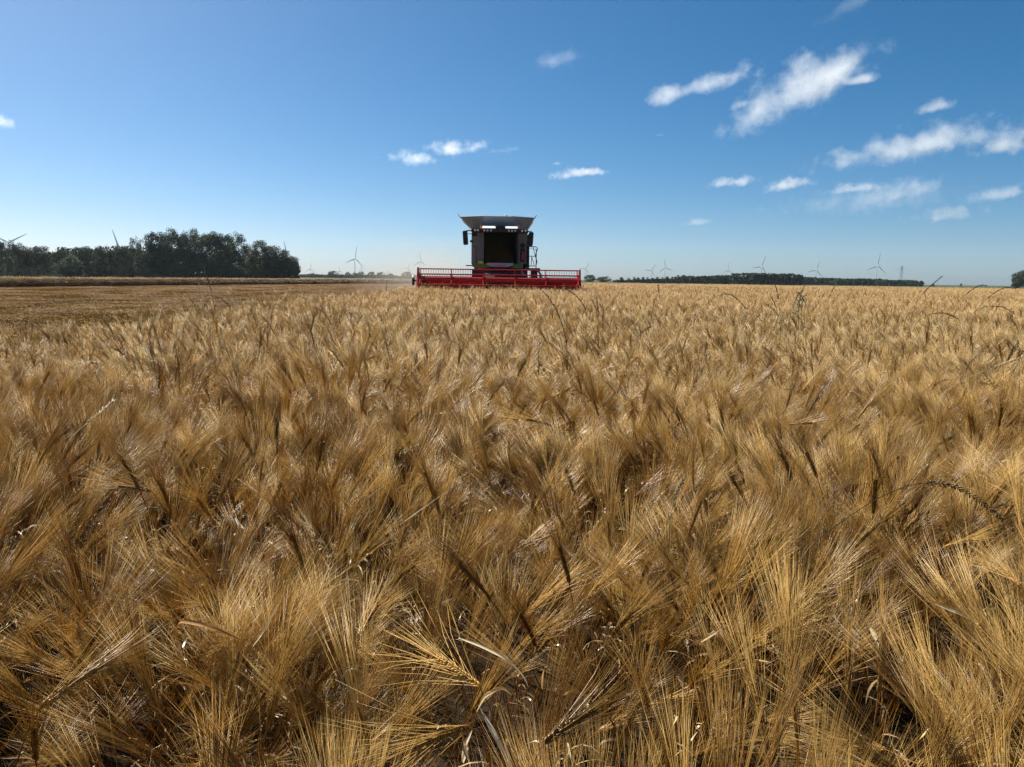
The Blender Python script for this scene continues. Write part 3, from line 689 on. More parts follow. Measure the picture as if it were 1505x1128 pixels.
b = MB(); b.lathe([(.19, -.015), (.205, 0), (.19, .015), (.175, 0)], 20, Matrix.Translation((.12, .62, 2.97)) @ Matrix.Rotation(R(35), 4, 'X'), False); part(b, 'steering_wheel', P_DARK, col, True)
b = MB(); b.box(-.28, .28, .95, 1.5, 2.62, 2.8); st = part(b, 'seat', P_SEAT, bevel=.05)
b = MB(); b.box(-.26, .26, 1.45, 1.6, 2.78, 3.45); part(b, 'backrest', P_SEAT, st, bevel=.05)
b = MB(); b.box(.3, .82, .6, 1.4, 2.35, 2.82); part(b, 'console', P_SEAT, bevel=.04)
b = MB(); b.box(-.62, -.38, .25, .3, 2.75, 3.0); b.tube([(-.5, .28, 2.32), (-.5, .28, 2.8)], .02, 6); part(b, 'terminal_screen', P_GREY, bevel=.01)
b = MB(); b.box(-.8, -.3, .12, .4, 2.33, 2.5); part(b, 'instrument_box', P_GREY, bevel=.04)
# grey front panels either side of the cab
b = MB(); b.prism([(-1.66, 2.26), (-1.04, 2.26), (-1.04, 4.06), (-1.66, 4.06)], .12, .2); pl = part(b, 'front_panel', P_GREY, bevel=.015)
b = MB(); b.tube([(-1.50, .1, 3.3), (-1.40, .085, 3.22), (-1.38, .085, 2.5), (-1.36, .1, 2.3)], .02, 6); part(b, 'door_edge', P_DARK, pl)
b = MB(); b.box(-1.62, -1.34, .06, .115, 3.86, 4.04); part(b, 'intake_grille', P_DARK, pl, bevel=.01)
b = MB(); b.prism([(1.04, 2.3), (1.58, 2.3), (1.58, 4.06), (1.04, 4.06)], .12, .2); pr = part(b, 'front_panel', P_GREY, bevel=.015)
b = MB(); b.lathe([(.0, -.05), (.13, -.05), (.15, 0), (.15, .05)], 20, Matrix.Translation((1.30, .08, 3.36)) @ Matrix.Rotation(R(90), 4, 'X')); part(b, 'round_cover', P_DARK, pr, True)
b = MB(); b.box(1.17, 1.45, .06, .117, 2.42, 3.2); part(b, 'recess', P_DARK, pr, bevel=.03)
b = MB(); b.lathe([(.0, 0), (.07, .0), (.085, .04), (.085, .44), (.05, .52), (.0, .53)], 16, Matrix.Translation((1.34, -.04, 2.5))); ex = part(b, 'fire_extinguisher', P_RED, pr, True)
b = MB(); b.tube([(1.34, -.04, 3.02), (1.34, -.06, 3.1), (1.28, -.08, 3.08), (1.25, -.08, 2.8)], .016, 6); part(b, 'hose', P_DARK, ex, True)
for s in (-1, 1):
    b = MB(); b.box(s * 1.66 - .09, s * 1.66 + .09, -.02, .1, 3.5, 3.62); part(b, 'side_lamp', P_DARK, bevel=.02)
b = MB(); b.box(1.6, 1.68, .14, 1.6, 2.1, 4.0); part(b, 'pillar', P_DARK, bevel=.01)
# roof: black visor with work lamps, white caps, beacons
b = MB(); b.prism([(-1.66, 4.06), (1.62, 4.06), (1.6, 4.22), (.9, 4.27), (-.9, 4.27), (-1.64, 4.22)], -.55, 2.1); rf = part(b, 'roof', P_DARK, bevel=.03)
for px in (697, 701, 710, 714.5, 719.5, 745, 749.5, 754, 764, 769):
    x = (px - 732.5) / 25
    b = MB(); b.lathe([(.0, -.03), (.045, -.03), (.06, .0), (.06, .03)], 12, Matrix.Translation((x, -.565, 4.145)) @ Matrix.Rotation(R(-90), 4, 'X')); lm = part(b, 'work_lamp', P_METAL, rf, True)
    b = MB(); b.lathe([(.0, .012), (.048, .004), (.05, 0)], 12, Matrix.Translation((x, -.597, 4.145)) @ Matrix.Rotation(R(90), 4, 'X')); part(b, 'lens', P_LENS, lm, True)
for x0, x1 in ((-1.04, -.27), (.3, 1.0)):
    b = MB(); b.prism([(-.46, 4.25), (-.46, 4.285), (-.3, 4.34), (.55, 4.475), (1.2, 4.5), (1.85, 4.46), (1.9, 4.25)], x0, x1, 'x'); part(b, 'roof_cap', mat('roof_white', (.8, .8, .78), .35), rf, bevel=.03)
b = MB(); b.prism([(-.26, 4.27), (.29, 4.27), (.26, 4.42), (-.23, 4.42)], -.5, 1.9); part(b, 'roof_hatch', P_DARK, rf, bevel=.03)
for x in (-1.09, 1.05):
    b = MB(); b.lathe([(.0, 0), (.06, 0), (.06, .04), (.055, .05), (.055, .15), (.035, .19), (.0, .2)], 14, Matrix.Translation((x, -.2, 4.27))); part(b, 'beacon', P_ORANGE, rf, True)
# grain tank extension: flared panels with folded corners
zb, zt = 4.28, 5.1; fb, ft = (-1.55, 1.9, 1.5, 6.0), (-2.36, 1.15, 2.32, 6.9)      # x0, y0, x1, y1 at the bottom and the top
cf = .38
P_TANK = mat('tank_paint', (.30, .335, .36), .5, .4, noise=.12, nscale=2)
def tank(name, q, m=None, th=.03): b = MB(); b.panel(q, th); return part(b, name, m or P_TANK)
tank('tank_front', [(-1.2, 1.9, zb), (1.15, 1.9, zb), (.68, 1.1, zt), (-1.0, 1.1, zt)])
tank('tank_back', [(1.5, 6.0, zb), (-1.55, 6.0, zb), (-1.5, 6.9, zt), (1.45, 6.9, zt)])
tank('tank_side', [(-1.55, 5.6, zb), (-1.55, 2.2, zb), (-2.38, 1.7, zt - .02), (-2.45, 6.4, zt)])
tank('tank_side', [(1.5, 2.2, zb), (1.5, 5.6, zb), (2.06, 6.4, zt), (1.98, 1.7, zt - .02)])
P_FAB = mat('tank_corner_sheet', (.27, .30, .325), .6, noise=.15, nscale=3)
tank('tank_corner', [(-1.2, 1.9, zb), (-1.0, 1.1, zt), (-2.38, 1.7, zt - .02), (-1.55, 2.2, zb)], P_FAB, -.02)
tank('tank_corner', [(1.15, 1.9, zb), (1.5, 2.2, zb), (1.98, 1.7, zt - .02), (.68, 1.1, zt)], P_FAB, -.02)
tank('tank_corner', [(-1.55, 6.0, zb), (-1.55, 5.6, zb), (-2.45, 6.4, zt), (-1.5, 6.9, zt)], P_FAB, .02)
tank('tank_corner', [(1.5, 6.0, zb), (1.45, 6.9, zt), (2.06, 6.4, zt), (1.5, 5.6, zb)], P_FAB, .02)
for s, x in ((-1, -2.44), (1, 2.0)):
    b = MB(); b.panel([(x, 1.7, zt - .06), (x, 2.5, zt - .06), (x + s * .14, 2.5, zt + .14), (x + s * .14, 1.7, zt + .14)], .03); part(b, 'tank_lip', P_DARK)
b = MB(); b.lathe([(0, 0), (.09, 0), (.08, .09), (0, .12)], 12, Matrix.Translation((.33, 1.3, zt))); part(b, 'gps_dome', mat('roof_white', (.8, .8, .78), .35), smooth=True)
b = MB(); b.box(-1.58, 1.53, 1.95, 6.0, 3.95, 4.29); part(b, 'tank_body', P_DARK, bevel=.02)
# mirrors
for s, x in ((-1, -1.98), (1, 1.76)):
    zo = 0 if s < 0 else -.02
    b = MB(); b.tube([(s * 1.5, -.3, 4.14), (s * 1.8, -.45, 4.14), (x, -.5, 4.1 + zo)], .03, 8); b.tube([(s * 1.62, -.1, 3.98), (x, -.48, 3.95 + zo)], .02, 6); ar = part(b, 'mirror_arm', P_DARK, smooth=True)
    M = Matrix.Translation((x, -.52, 3.72 + zo)) @ Matrix.Rotation(R(4 * s), 4, 'Y') @ Matrix.Rotation(R(-12 * s), 4, 'Z')
    b = MB(); b.box(-.14, .14, -.09, .04, -.4, .4, M); mr = part(b, 'mirror', P_DARK, ar, bevel=.04)
    b = MB(); b.box(-.115, .115, .042, .05, -.36, .36, M); part(b, 'mirror_glass', P_METAL, mr)
# cab apron: green wings, pale centre with red lettering
b = MB(); b.prism([(-.75, 2.34), (.78, 2.34), (.78, 2.2), (.45, 2.1), (-.42, 2.1), (-.75, 2.2)], -.3, -.1); ap = part(b, 'cab_apron', P_WHITE, bevel=.02)
b = MB(); b.prism([(-1.62, 2.26), (-1.5, 2.32), (-.76, 2.3), (-.76, 2.17), (-.5, 2.09), (-1.2, 2.0), (-1.62, 2.12)], -.16, .1); part(b, 'green_wing', P_GREEN, bevel=.015)
b = MB(); b.prism([(.79, 2.3), (1.35, 2.3), (1.35, 2.02), (.6, 2.06), (.79, 2.17)], -.16, .1); part(b, 'green_wing', P_GREEN, bevel=.015)
b = MB(); b.prism([(-1.25, 2.3), (-.95, 2.3), (-.98, 2.42), (-1.28, 2.42)], -.2, .05); part(b, 'lime_trim', mat('lime_trim', (.5, .75, .05), .35), bevel=.015)
fc = bpy.data.curves.new('lettering', 'FONT'); fc.body = 'CLAAS'; fc.size = .2; fc.extrude = .006; fc.align_x = 'CENTER'; fc.space_character = 1.15
fc.materials.append(mat('lettering_red', (.5, .015, .015), .4)); ft = bpy.data.objects.new('lettering_curve', fc); C.objects.link(ft); dg = bpy.context.evaluated_depsgraph_get(); tm = bpy.data.meshes.new_from_object(ft.evaluated_get(dg)); bpy.data.objects.remove(ft); fo = bpy.data.objects.new('lettering', tm); C.objects.link(fo); fo.parent = ap; fo.location = (0, -.31, 2.13); fo.rotation_euler = (R(90), 0, 0)
b = MB(); b.box(-1.98, -1.6, -.08, 0, 2.14, 2.2); part(b, 'marker_bracket', P_DARK, bevel=.01)
# platform, rails, ladder on the machine's left side (the right of the picture)
b = MB(); b.box(1.5, 2.5, .1, 1.4, 1.98, 2.08); b.box(1.95, 2.35, .1, .4, 1.3, 2.0); pf = part(b, 'platform', P_DARK, bevel=.02); pf.location.x = -.14
b = MB()
for p in ([(1.72, .1, 2.05), (1.70, .1, 3.28)], [(1.83, .1, 2.05), (1.82, .1, 3.28)]): b.tube(p, .025, 8)
b.tube([(1.6, .1, 3.3), (2.22, .1, 3.3), (2.32, .1, 3.22), (2.20, .1, 2.78), (2.30, .1, 2.45), (2.24, .1, 2.2), (1.8, .1, 2.2)], .025, 8)
b.tube([(1.75, .1, 2.76), (2.2, .1, 2.76)], .02, 8); b.tube([(1.98, .1, 2.72), (1.97, .1, 2.25)], .02, 6); b.tube([(1.99, .1, 2.72), (2.15, .1, 2.25)], .02, 6); b.tube([(2.06, .1, 3.28), (2.18, .1, 2.8)], .018, 6)
b.tube([(1.72, 1.3, 2.05), (1.72, 1.3, 3.28), (2.3, 1.3, 3.2), (2.3, 1.3, 2.1)], .025, 8); part(b, 'handrail', P_DARK, pf, True)
b = MB(); pts = [(1.6, .05, 1.98), (2.2, .05, 1.98), (2.42, .05, 1.9), (2.55, .05, 1.68), (2.62, .05, .8)]
for y in (.05, .65): b.tube([(x, y, z) for x, _, z in pts], .05, 8)
for k in range(5): b.box(2.5 + .02 * k - .06, 2.58 + .02 * k, .08, .62, 1.55 - .28 * k, 1.6 - .28 * k)
part(b, 'ladder', P_METAL, pf)
for x in (1.22, 1.3): b = MB(); b.tube([(x, -.12, 1.95), (x + .08, -.2, 1.75), (x + .2, -.2, 1.6)], .025, 6); part(b, 'hydraulic_hose', P_METAL, smooth=True)
# wheels
def wheel(x, y, r, w):
    M = Matrix.Translation((x, y, r)) @ Matrix.Rotation(R(90), 4, 'Y'); h = w / 2
    b = MB(); b.lathe([(r * .58, -h * .8), (r * .86, -h), (r * .97, -h * .85), (r, -h * .3), (r, h * .3), (r * .97, h * .85), (r * .86, h), (r * .58, h * .8)], 40, M, False)
    for k in range(22):
        for s in (-1, 1): b.box(-.03, .03, s * h * .5 - h * .48, s * h * .5 + h * .48, r * .97, r * 1.03, Matrix.Translation((x, y, r)) @ Matrix.Rotation(2 * math.pi * (k + .25 * s) / 22, 4, 'X') @ Matrix.Rotation(R(90), 4, 'Z') @ Matrix.Rotation(R(25 * s), 4, 'Z') @ Matrix.Rotation(R(-90), 4, 'Z') @ Matrix.Rotation(R(90), 4, 'Z'))
    wh = part(b, 'wheel', P_RUBBER, smooth=True)
    b = MB(); b.lathe([(0.02, -h * .3), (r * .3, -h * .35), (r * .5, -h * .6), (r * .6, -h * .85), (r * .6, h * .85), (r * .5, h * .6), (r * .3, h * .35), (.02, h * .3)], 28, M); part(b, 'rim', P_RIM, wh, True)
for s in (-1, 1): wheel(s * 1.18, .95, .95, .72); wheel(s * 1.25, 5.6, .68, .5)
# ------------------------------------------------------------------ the header
HY = 41.0
hd = empty('grain_header', (X(732.5, HY), HY, 0), R(.6), label='wide red grain header with a spiky reel cutting into the barley', cat='header')
hp = lambda b, name, m, parent=hd, smooth=False, bevel=0: b.build(name, m, parent, smooth, bevel)
HX0, HX1 = -4.46, 4.38
b = MB(); b.prism([(.75, .2), (.85, .35), (.78, 1.36), (.55, 1.42), (.50, 1.36), (.60, .4)], HX0 + .05, HX1 - .05, 'x'); hp(b, 'back_wall', P_RED, bevel=.012)
b = MB(); b.box(HX0 + .04, HX1 - .04, .52, .62, 1.43, 1.53); hp(b, 'top_beam', P_RED, bevel=.015)
b = MB(); b.prism([(-1.0, .14), (.74, .12), (.74, .18), (-1.0, .2)], HX0 + .05, HX1 - .05, 'x'); hp(b, 'table', P_METAL)
b = MB(); b.box(HX0 + .05, HX1 - .05, -1.06, -1.0, .15, .21)
for k in range(110): x = HX0 + .1 + k * (HX1 - HX0 - .2) / 109; b.prism([(x - .025, -1.06), (x + .025, -1.06), (x, -1.16)], .16, .2, 'z')
hp(b, 'cutter_bar', P_METAL)
b = MB(); b.tube([(HX0 + .1, .15, .58), (HX1 - .1, .15, .58)], .2, 16); au = hp(b, 'auger', P_RED, smooth=True)
b = MB(); N = 190; vs = []; fs = []
for k in range(N + 1):
    t = k / N; a = t * 2 * math.pi * 13 * (1 if t < .5 else -1); x = HX0 + .15 + t * (HX1 - HX0 - .3)
    for r, dx in ((.2, -.004), (.32, -.004), (.32, .004), (.2, .004)): vs.append((x + dx, .15 + r * math.cos(a), .58 + r * math.sin(a)))
for k in range(N):
    if k == N // 2: continue
    for j in range(4): fs.append((k * 4 + j, k * 4 + (j + 1) % 4, k * 4 + 4 + (j + 1) % 4, k * 4 + 4 + j))
b.add(vs, fs); hp(b, 'flighting', P_METAL, au)
for x0, x1 in ((HX0 - .05, HX0 + .04), (HX1 - .04, HX1 + .05)):
    b = MB(); b.prism([(-1.9, .2), (-1.2, .12), (.8, .12), (.85, 1.0), (.7, 1.5), (.3, 1.62), (.05, 1.98), (-.12, 2.0), (-.3, 1.5), (-.75, 1.05), (-1.4, .62), (-1.9, .35)], x0, x1, 'x'); ep = hp(b, 'end_plate', P_RED, bevel=.012)
    b = MB(); xm = (x0 + x1) / 2; b.tube([(xm, -1.7, .3), (xm, -2.6, .22), (xm, -3.0, .2)], [.09, .06, .01], 8); hp(b, 'crop_divider', P_RED, ep, True)
# reel
RZ, RY, RR = 1.36, -.35, .56
b = MB(); b.tube([(HX0 + .16, RY, RZ), (HX1 - .16, RY, RZ)], .135, 18); rl = hp(b, 'reel_tube', P_RED, smooth=True)
spx = [HX0 + .14, -2.62, -.9, .82, 2.5, HX1 - .14]
for x in spx:
    b = MB(); q = [(RY, RZ)]
    for k in range(6):
        a = R(90 + 60 * k); c = Vector((RY + RR * math.cos(a), RZ + RR * math.sin(a))); o_ = Vector((RY, RZ)); pe = Vector((-(c - o_).y, (c - o_).x)).normalized() * .05
        b.prism([tuple(o_ + pe * 1.6), tuple(c + pe), tuple(c - pe), tuple(o_ - pe * 1.6)], x - .02 + .003 * (k % 3), x + .02 + .003 * (k % 3), 'x')
    hp(b, 'reel_spider', P_RED, rl)
P_TINE = mat('tine_plastic', (.03, .03, .032), .5)
for k in range(6):
    a = R(90 + 60 * k); y, z = RY + RR * math.cos(a), RZ + RR * math.sin(a)
    b = MB(); b.tube([(HX0 + .1, y, z), (HX1 - .1, y, z)], .034, 10); tb = hp(b, 'tine_bar', P_RED, rl, True)
    b = MB()
    for j in range(64):
        x = HX0 + .2 + j * (HX1 - HX0 - .4) / 63; b.tube([(x, y, z - .02), (x + .004, y - .015, z - .16), (x, y + .03, z - .29)], [.011, .009, .006], 5)
    hp(b, 'tines', P_TINE, tb)
for s, x in ((-1, HX0 - .02), (1, HX1 + .02)):
    b = MB(); b.tube([(x, .5, 1.4), (x, RY, RZ + .05)], .05, 8); hp(b, 'reel_arm', P_RED)
b = MB(); b.lathe([(0, -.06), (.12, -.06), (.13, .04), (.10, .07), (0, .08)], 16, Matrix.Translation((HX0 - .26, -.1, 1.3)) @ Matrix.Rotation(R(90), 4, 'Y')); b.tube([(HX0 - .03, -.1, 1.28), (HX0 - .24, -.1, 1.28)], .045, 8); b.box(HX0 - .32, HX0 - .2, -.2, -.05, 1.02, 1.26); ml = hp(b, 'reel_drive', P_DARK, smooth=True)
b = MB(); b.lathe([(0, 0), (.06, 0), (.06, .09), (.03, .12), (0, .12)], 12, Matrix.Translation((HX0 - .26, -.1, 1.42))); hp(b, 'marker_lamp', P_LENS, ml, True)
b = MB(); b.tube([(HX1 + .04, -.9, .9), (HX1 + .35, -1.5, .84), (HX1 + .62, -2.1, .8)], [.05, .04, .02], 8); hp(b, 'divider_rod', P_DARK, smooth=True)
#%%CLOUDS%%
# ------------------------------------------------------------------ clouds
def cloud_mat():
    m = bpy.data.materials.new('cloud_vapour'); m.use_nodes = True; n = m.node_tree; L = n.links; n.nodes.remove(n.nodes['Principled BSDF'])
    tc = n.nodes.new('ShaderNodeTexCoord'); geo = n.nodes.new('ShaderNodeNewGeometry'); oi = n.nodes.new('ShaderNodeObjectInfo')
    def M(op, a, b=None, c=None):
        k = n.nodes.new('ShaderNodeMath'); k.operation = op
        for i, v in enumerate((a, b, c)):
            if v is None: continue
            if isinstance(v, (int, float)): k.inputs[i].default_value = v
            else: L.new(v, k.inputs[i])
        return k.outputs[0]
    nz = n.nodes.new('ShaderNodeTexNoise'); nz.noise_dimensions = '4D'; nz.inputs['Scale'].default_value = 1; nz.inputs['Detail'].default_value = 7; nz.inputs['Roughness'].default_value = .67
    vs = n.nodes.new('ShaderNodeVectorMath'); vs.operation = 'SCALE'; vs.inputs['Scale'].default_value = 1 / 230
    L.new(geo.outputs['Position'], vs.inputs[0]); L.new(vs.outputs[0], nz.inputs['Vector']); L.new(M('MULTIPLY', oi.outputs['Random'], 40.0), nz.inputs['W'])
    sx = n.nodes.new('ShaderNodeSeparateXYZ'); L.new(tc.outputs['Object'], sx.inputs[0])
    zz = M('MULTIPLY', sx.outputs[2], M('MULTIPLY_ADD', M('LESS_THAN', sx.outputs[2], 0), .7, 1))
    r = M('SQRT', M('ADD', M('ADD', M('MULTIPLY', sx.outputs[0], sx.outputs[0]), M('MULTIPLY', sx.outputs[1], sx.outputs[1])), M('MULTIPLY', zz, zz)))
    d = M('SUBTRACT', M('ADD', M('MULTIPLY', M('SUBTRACT', nz.outputs[0], .5), 3.1), .54), r)
    dd = n.nodes.new('ShaderNodeMapRange'); dd.inputs[1].default_value = 0; dd.inputs[2].default_value = .7; L.new(d, dd.inputs[0])
    oc = n.nodes.new('ShaderNodeSeparateColor'); L.new(oi.outputs['Color'], oc.inputs[0])
    v = n.nodes.new('ShaderNodeVolumeScatter'); v.inputs['Color'].default_value = (.86, .88, .91, 1); v.inputs['Anisotropy'].default_value = .35
    L.new(M('MULTIPLY', M('MULTIPLY', dd.outputs[0], oc.outputs[0]), .02), v.inputs['Density']); L.new(v.outputs[0], n.nodes['Material Output'].inputs['Volume'])
    return m
M_CLOUD = cloud_mat(); ico = None
def cloud_shape(seed):
    bm = bmesh.new(); bmesh.ops.create_icosphere(bm, subdivisions=3, radius=1); f = Field(seed, 2.4)
    for v in bm.verts: v.co *= 1.0 + .1 * float(f(v.co.x + v.co.z, v.co.y - v.co.z))
    me = bpy.data.meshes.new('cloud'); bm.to_mesh(me); bm.free(); me.materials.append(M_CLOUD); return me
CS = [cloud_shape(k) for k in range(4)]
def cloud(px, py, w, h, tilt, dens, label, alt=1500, group='fair weather clouds in the blue sky'):
    d = ray(px, py).normalized(); D = min(14000, alt / d.z); c = CAM + d * D; k = D / FPX * ray(px, py).length
    o = bpy.data.objects.new('cloud', CS[int(px) % 4]); C.objects.link(o); o.location = c
    sx, sz = w / 2 * k * 1.42, h / 2 * k * 1.5
    o.scale = (sx, min(sx, sz * 2.2), sz); o.rotation_euler = Euler((0, R(-tilt), -math.atan2(px - 752.5, FPX)))
    o.color = ((dens if dens > .45 else dens * .6) * 52 / max(60, sz), 1, 1, 1)
    return tag(o, label, 'cloud', group)
clouds = [
 (1178, 138, 190, 62, 24, 1.0, 'largest brightest white cloud, a slanting wedge high on the right'),
 (1225, 110, 62, 42, 38, .9, 'bright upper tip of the large wedge-shaped cloud'),
 (1264, 120, 44, 12, 3, .5, 'thin wisp trailing right from the tip of the large wedge cloud'),
 (1085, 155, 36, 14, 10, .5, 'faint small puff just left of the large wedge cloud'),
 (1030, 128, 150, 28, 14, .75, 'long ragged white cloud left of the large wedge cloud'),
 (1372, 159, 40, 17, 8, .7, 'small lone puff right of the large wedge cloud'),
 (1350, 217, 210, 40, 9, .9, 'long flat-bottomed cloud near the right edge'),
 (1480, 214, 60, 24, 2, .8, 'cloud cut by the right frame edge, joined to the long flat one'),
 (1082, 268, 82, 20, 5, .9, 'left one of a pair of low bright oval clouds'),
 (1160, 272, 62, 20, 6, .9, 'right one of a pair of low bright oval clouds'),
 (1258, 278, 78, 16, 4, .7, 'thin pale cloud above the broad hazy cloud bank'),
 (1270, 299, 220, 46, 3, .44, 'broad faint hazy cloud bank low on the right'),
 (1328, 284, 90, 26, 12, .5, 'faint cloud leaning up at the right end of the hazy bank'),
 (1390, 318, 70, 18, 6, .65, 'low pale cloud under the right end of the hazy bank'),
 (1468, 287, 70, 18, 8, .6, 'low pale cloud below the long flat cloud near the right edge'),
 (1026, 328, 52, 12, 6, .4, 'very faint flat cloud low between combine and pylon'),
 (857, 255, 82, 18, 5, 1.0, 'bright oval cloud just right above the combine'),
 (668, 220, 96, 23, 4, 1.1, 'bright flat cloud above the combine, brighter right one of two'),
 (608, 235, 78, 24, -5, 1.0, 'small bright cloud left above the combine, tapering right'),
 (735, 222, 66, 16, 8, .44, 'faint wisps just right of the bright flat cloud above the combine'),
 (818, 241, 24, 8, 0, .5, 'tiny puff left above the oval cloud near the combine'),
 (818, 90, 70, 22, 8, .3, 'thin ragged wisp high above the combine'),
 (1245, 12, 80, 22, 25, .18, 'thin wispy cloud touching the top edge on the right'),
 (-1, 181, 28, 18, 10, .7, 'white cloud cut by the left frame edge'),
 (968, 199, 26, 10, 5, .3, 'tiny faint wisp below the long ragged cloud'),
]
for c in clouds: cloud(*c)

# ------------------------------------------------------------------ haze and dust
def vol_mat(name, col, dens, noise=False, aniso=0):
    m = bpy.data.materials.new(name); m.use_nodes = True; n = m.node_tree; n.nodes.remove(n.nodes['Principled BSDF'])
    v = n.nodes.new('ShaderNodeVolumePrincipled'); v.inputs['Color'].default_value = (*col, 1); v.inputs['Density'].default_value = dens; v.inputs['Anisotropy'].default_value = aniso
    n.links.new(v.outputs[0], n.nodes['Material Output'].inputs['Volume'])
    if noise:
        tc = n.nodes.new('ShaderNodeTexCoord'); ln = n.nodes.new('ShaderNodeVectorMath'); ln.operation = 'LENGTH'; n.links.new(tc.outputs['Object'], ln.inputs[0])
        t = n.nodes.new('ShaderNodeTexNoise'); t.inputs['Scale'].default_value = 1.6; t.inputs['Detail'].default_value = 3; n.links.new(tc.outputs['Object'], t.inputs['Vector'])
        mr = n.nodes.new('ShaderNodeMapRange'); mr.inputs[1].default_value = 1; mr.inputs[2].default_value = .1; mr.inputs[4].default_value = dens * 2; n.links.new(ln.outputs['Value'], mr.inputs[0])
        mu = n.nodes.new('ShaderNodeMath'); mu.operation = 'MULTIPLY'; n.links.new(mr.outputs[0], mu.inputs[0]); n.links.new(t.outputs[0], mu.inputs[1]); n.links.new(mu.outputs[0], v.inputs['Density'])
    return m
b = MB(); b.box(-4600, 4600, -420, 4200, -1.2, 190)
hz = b.build('haze', vol_mat('haze_air', (.72, .87, 1.0), .65e-4)); hz.data.materials[0].node_tree.nodes['Principled Volume'].inputs['Anisotropy'].default_value = .2
tag(hz, 'thin pale summer haze lying over the whole plain', 'haze', kind='stuff')
bm = bmesh.new(); bmesh.ops.create_icosphere(bm, subdivisions=3, radius=1); me = bpy.data.meshes.new('dust_cloud'); bm.to_mesh(me); bm.free()
du = bpy.data.objects.new('dust_cloud', me); C.objects.link(du); du.location = (-7.0, 60, 1.6); du.scale = (6.0, 15, 3.4); me.materials.append(vol_mat('harvest_dust', (.84, .76, .66), .028, True))
tag(du, 'tan harvest dust drifting beside the left end of the red header', 'dust', kind='stuff')
#%%WEEDS%%
# ------------------------------------------------------------------ tall weed grass stems standing out of the barley
M_WEED = plant_mat('weed_grass', (1, 1, 1), .25, .45, .4, .15)
WGREEN, WDARK, WPALE = np.array([.07, .10, .03]), np.array([.09, .065, .03]), np.array([.72, .60, .36])
def weed(pts, Y, col, label, group=None, spike=.45, name='weed_grass', thick=1.0, seed=0):
    """a grass stem whose visible part follows these photo points Y metres ahead, with a spike of spikelets towards its tip"""
    Y = -Y if Y < 0 else max(1.2, .50 * FPX / (pts[0][1] - hor(pts[0][0])))
    g = np.random.default_rng(int(pts[0][0]) + seed); Q = [np.array(at_y(px, py, Y + .05 * i)) for i, (px, py) in enumerate(pts)]
    foot = Q[0] + (Q[0] - Q[1]) * .3; foot[2] = 0; Q = [foot, (foot * .45 + Q[0] * .55) + np.array([.01, 0, 0])] + Q
    Q = np.array(Q); t = np.r_[0, np.cumsum(np.linalg.norm(np.diff(Q, axis=0), axis=1))]; T = np.linspace(0, t[-1], 46)
    S = np.stack([np.interp(T, t, Q[:, k]) for k in range(3)], 1)
    for _ in range(3): S[1:-1] = (S[:-2] + 2 * S[1:-1] + S[2:]) / 4
    vis = t[-1] - t[2]; L = vis * spike; am = AM(); am.add(*a_tube(S, np.linspace(.0019, .0009, 46) * thick * max(1, Y / 4.5), 5), col)
    V, F, TT = am.arrays(); o = bpy.data.objects.new(name, mesh_arrays('stem', V, F, TT, M_WEED)); C.objects.link(o)
    e = empty(name, tuple(foot), 0, label=label, cat='weed grass', group=group); o.name = 'stem'; o.parent = e; o.location = -Vector(foot)
    am = AM(); d = t[-1] - L; k = 0; r = max(1, Y / 4.5) * thick
    while d < t[-1]:
        p = np.array([np.interp(d, T, S[:, j]) for j in range(3)]); p2 = np.array([np.interp(min(d + .01, t[-1] + .01), T, S[:, j]) for j in range(3)]); dr = unit(p2 - p + 1e-6)
        sd = unit(np.cross(dr, [0.2, 1, .1])) * (1 if k % 2 else -1)
        am.add(*a_spindle(p + sd * .001, unit(dr + sd * g.uniform(.15, .5) + g.normal(0, .12, 3)), .016 * r ** .5 * g.uniform(.7, 1.25), .0024 * r * g.uniform(.7, 1.2), 5), col * g.uniform(.8, 1.25)); d += .0085 * r ** .6 * g.uniform(.7, 1.4); k += 1
    o = bpy.data.objects.new('spike', mesh_arrays('spike', *am.arrays(), M_WEED)); C.objects.link(o); o.parent = e; o.location = -Vector(foot)
    return e
weed([(833, 520), (832, 497), (826, 475), (815, 450), (804, 434), (797, 428)], 4.0, WDARK, 'dark knotted grass spike bending left below the right half of the header', spike=.85)
weed([(666, 490), (672, 474), (680, 454), (690, 432), (695, 421)], 4.2, WPALE, 'pale straw grass spike leaning right in front of the middle of the header', spike=.55, thick=1.1)
weed([(880, 500), (866, 470), (858, 448), (846, 433), (829, 424)], 5.0, WDARK, 'thin dark stem curving left across the right part of the header', spike=.5)
weed([(604, 525), (622, 504), (640, 497), (660, 499), (675, 508)], 3.0, WPALE * .8, 'pale nodding grass spike below the left half of the header', spike=.6)
weed([(632, 520), (629, 490), (626, 470), (625, 457)], 4.4, WDARK, 'short dark upright spike beside the pale nodding one', spike=.45)
weed([(922, 515), (935, 498), (946, 486), (956, 480)], 3.6, WDARK, 'short dark spike leaning right amid the barley below the pointed trees', spike=.6)
weed([(952, 490), (957, 468), (962, 440)], 4.6, WDARK, 'thin dark upright stem just above the short right-leaning spike', spike=.35)
weed([(879, 480), (877, 455), (870, 441)], 5.2, WDARK, 'left stem of a dark pair right of the header', spike=.5)
weed([(880, 480), (879, 455), (877, 438)], 5.3, WDARK, 'right stem of a dark pair right of the header', spike=.5)
weed([(972, 450), (969, 435), (967, 419)], 6.5, WDARK, 'thin dark stem rising to the far field edge under the pointed trees', spike=.4)
weed([(992, 592), (1008, 570), (1024, 563), (1036, 567), (1046, 578)], 2.3, WPALE, 'small pale nodding spike in the middle of the barley right of centre', spike=.55, thick=.8)
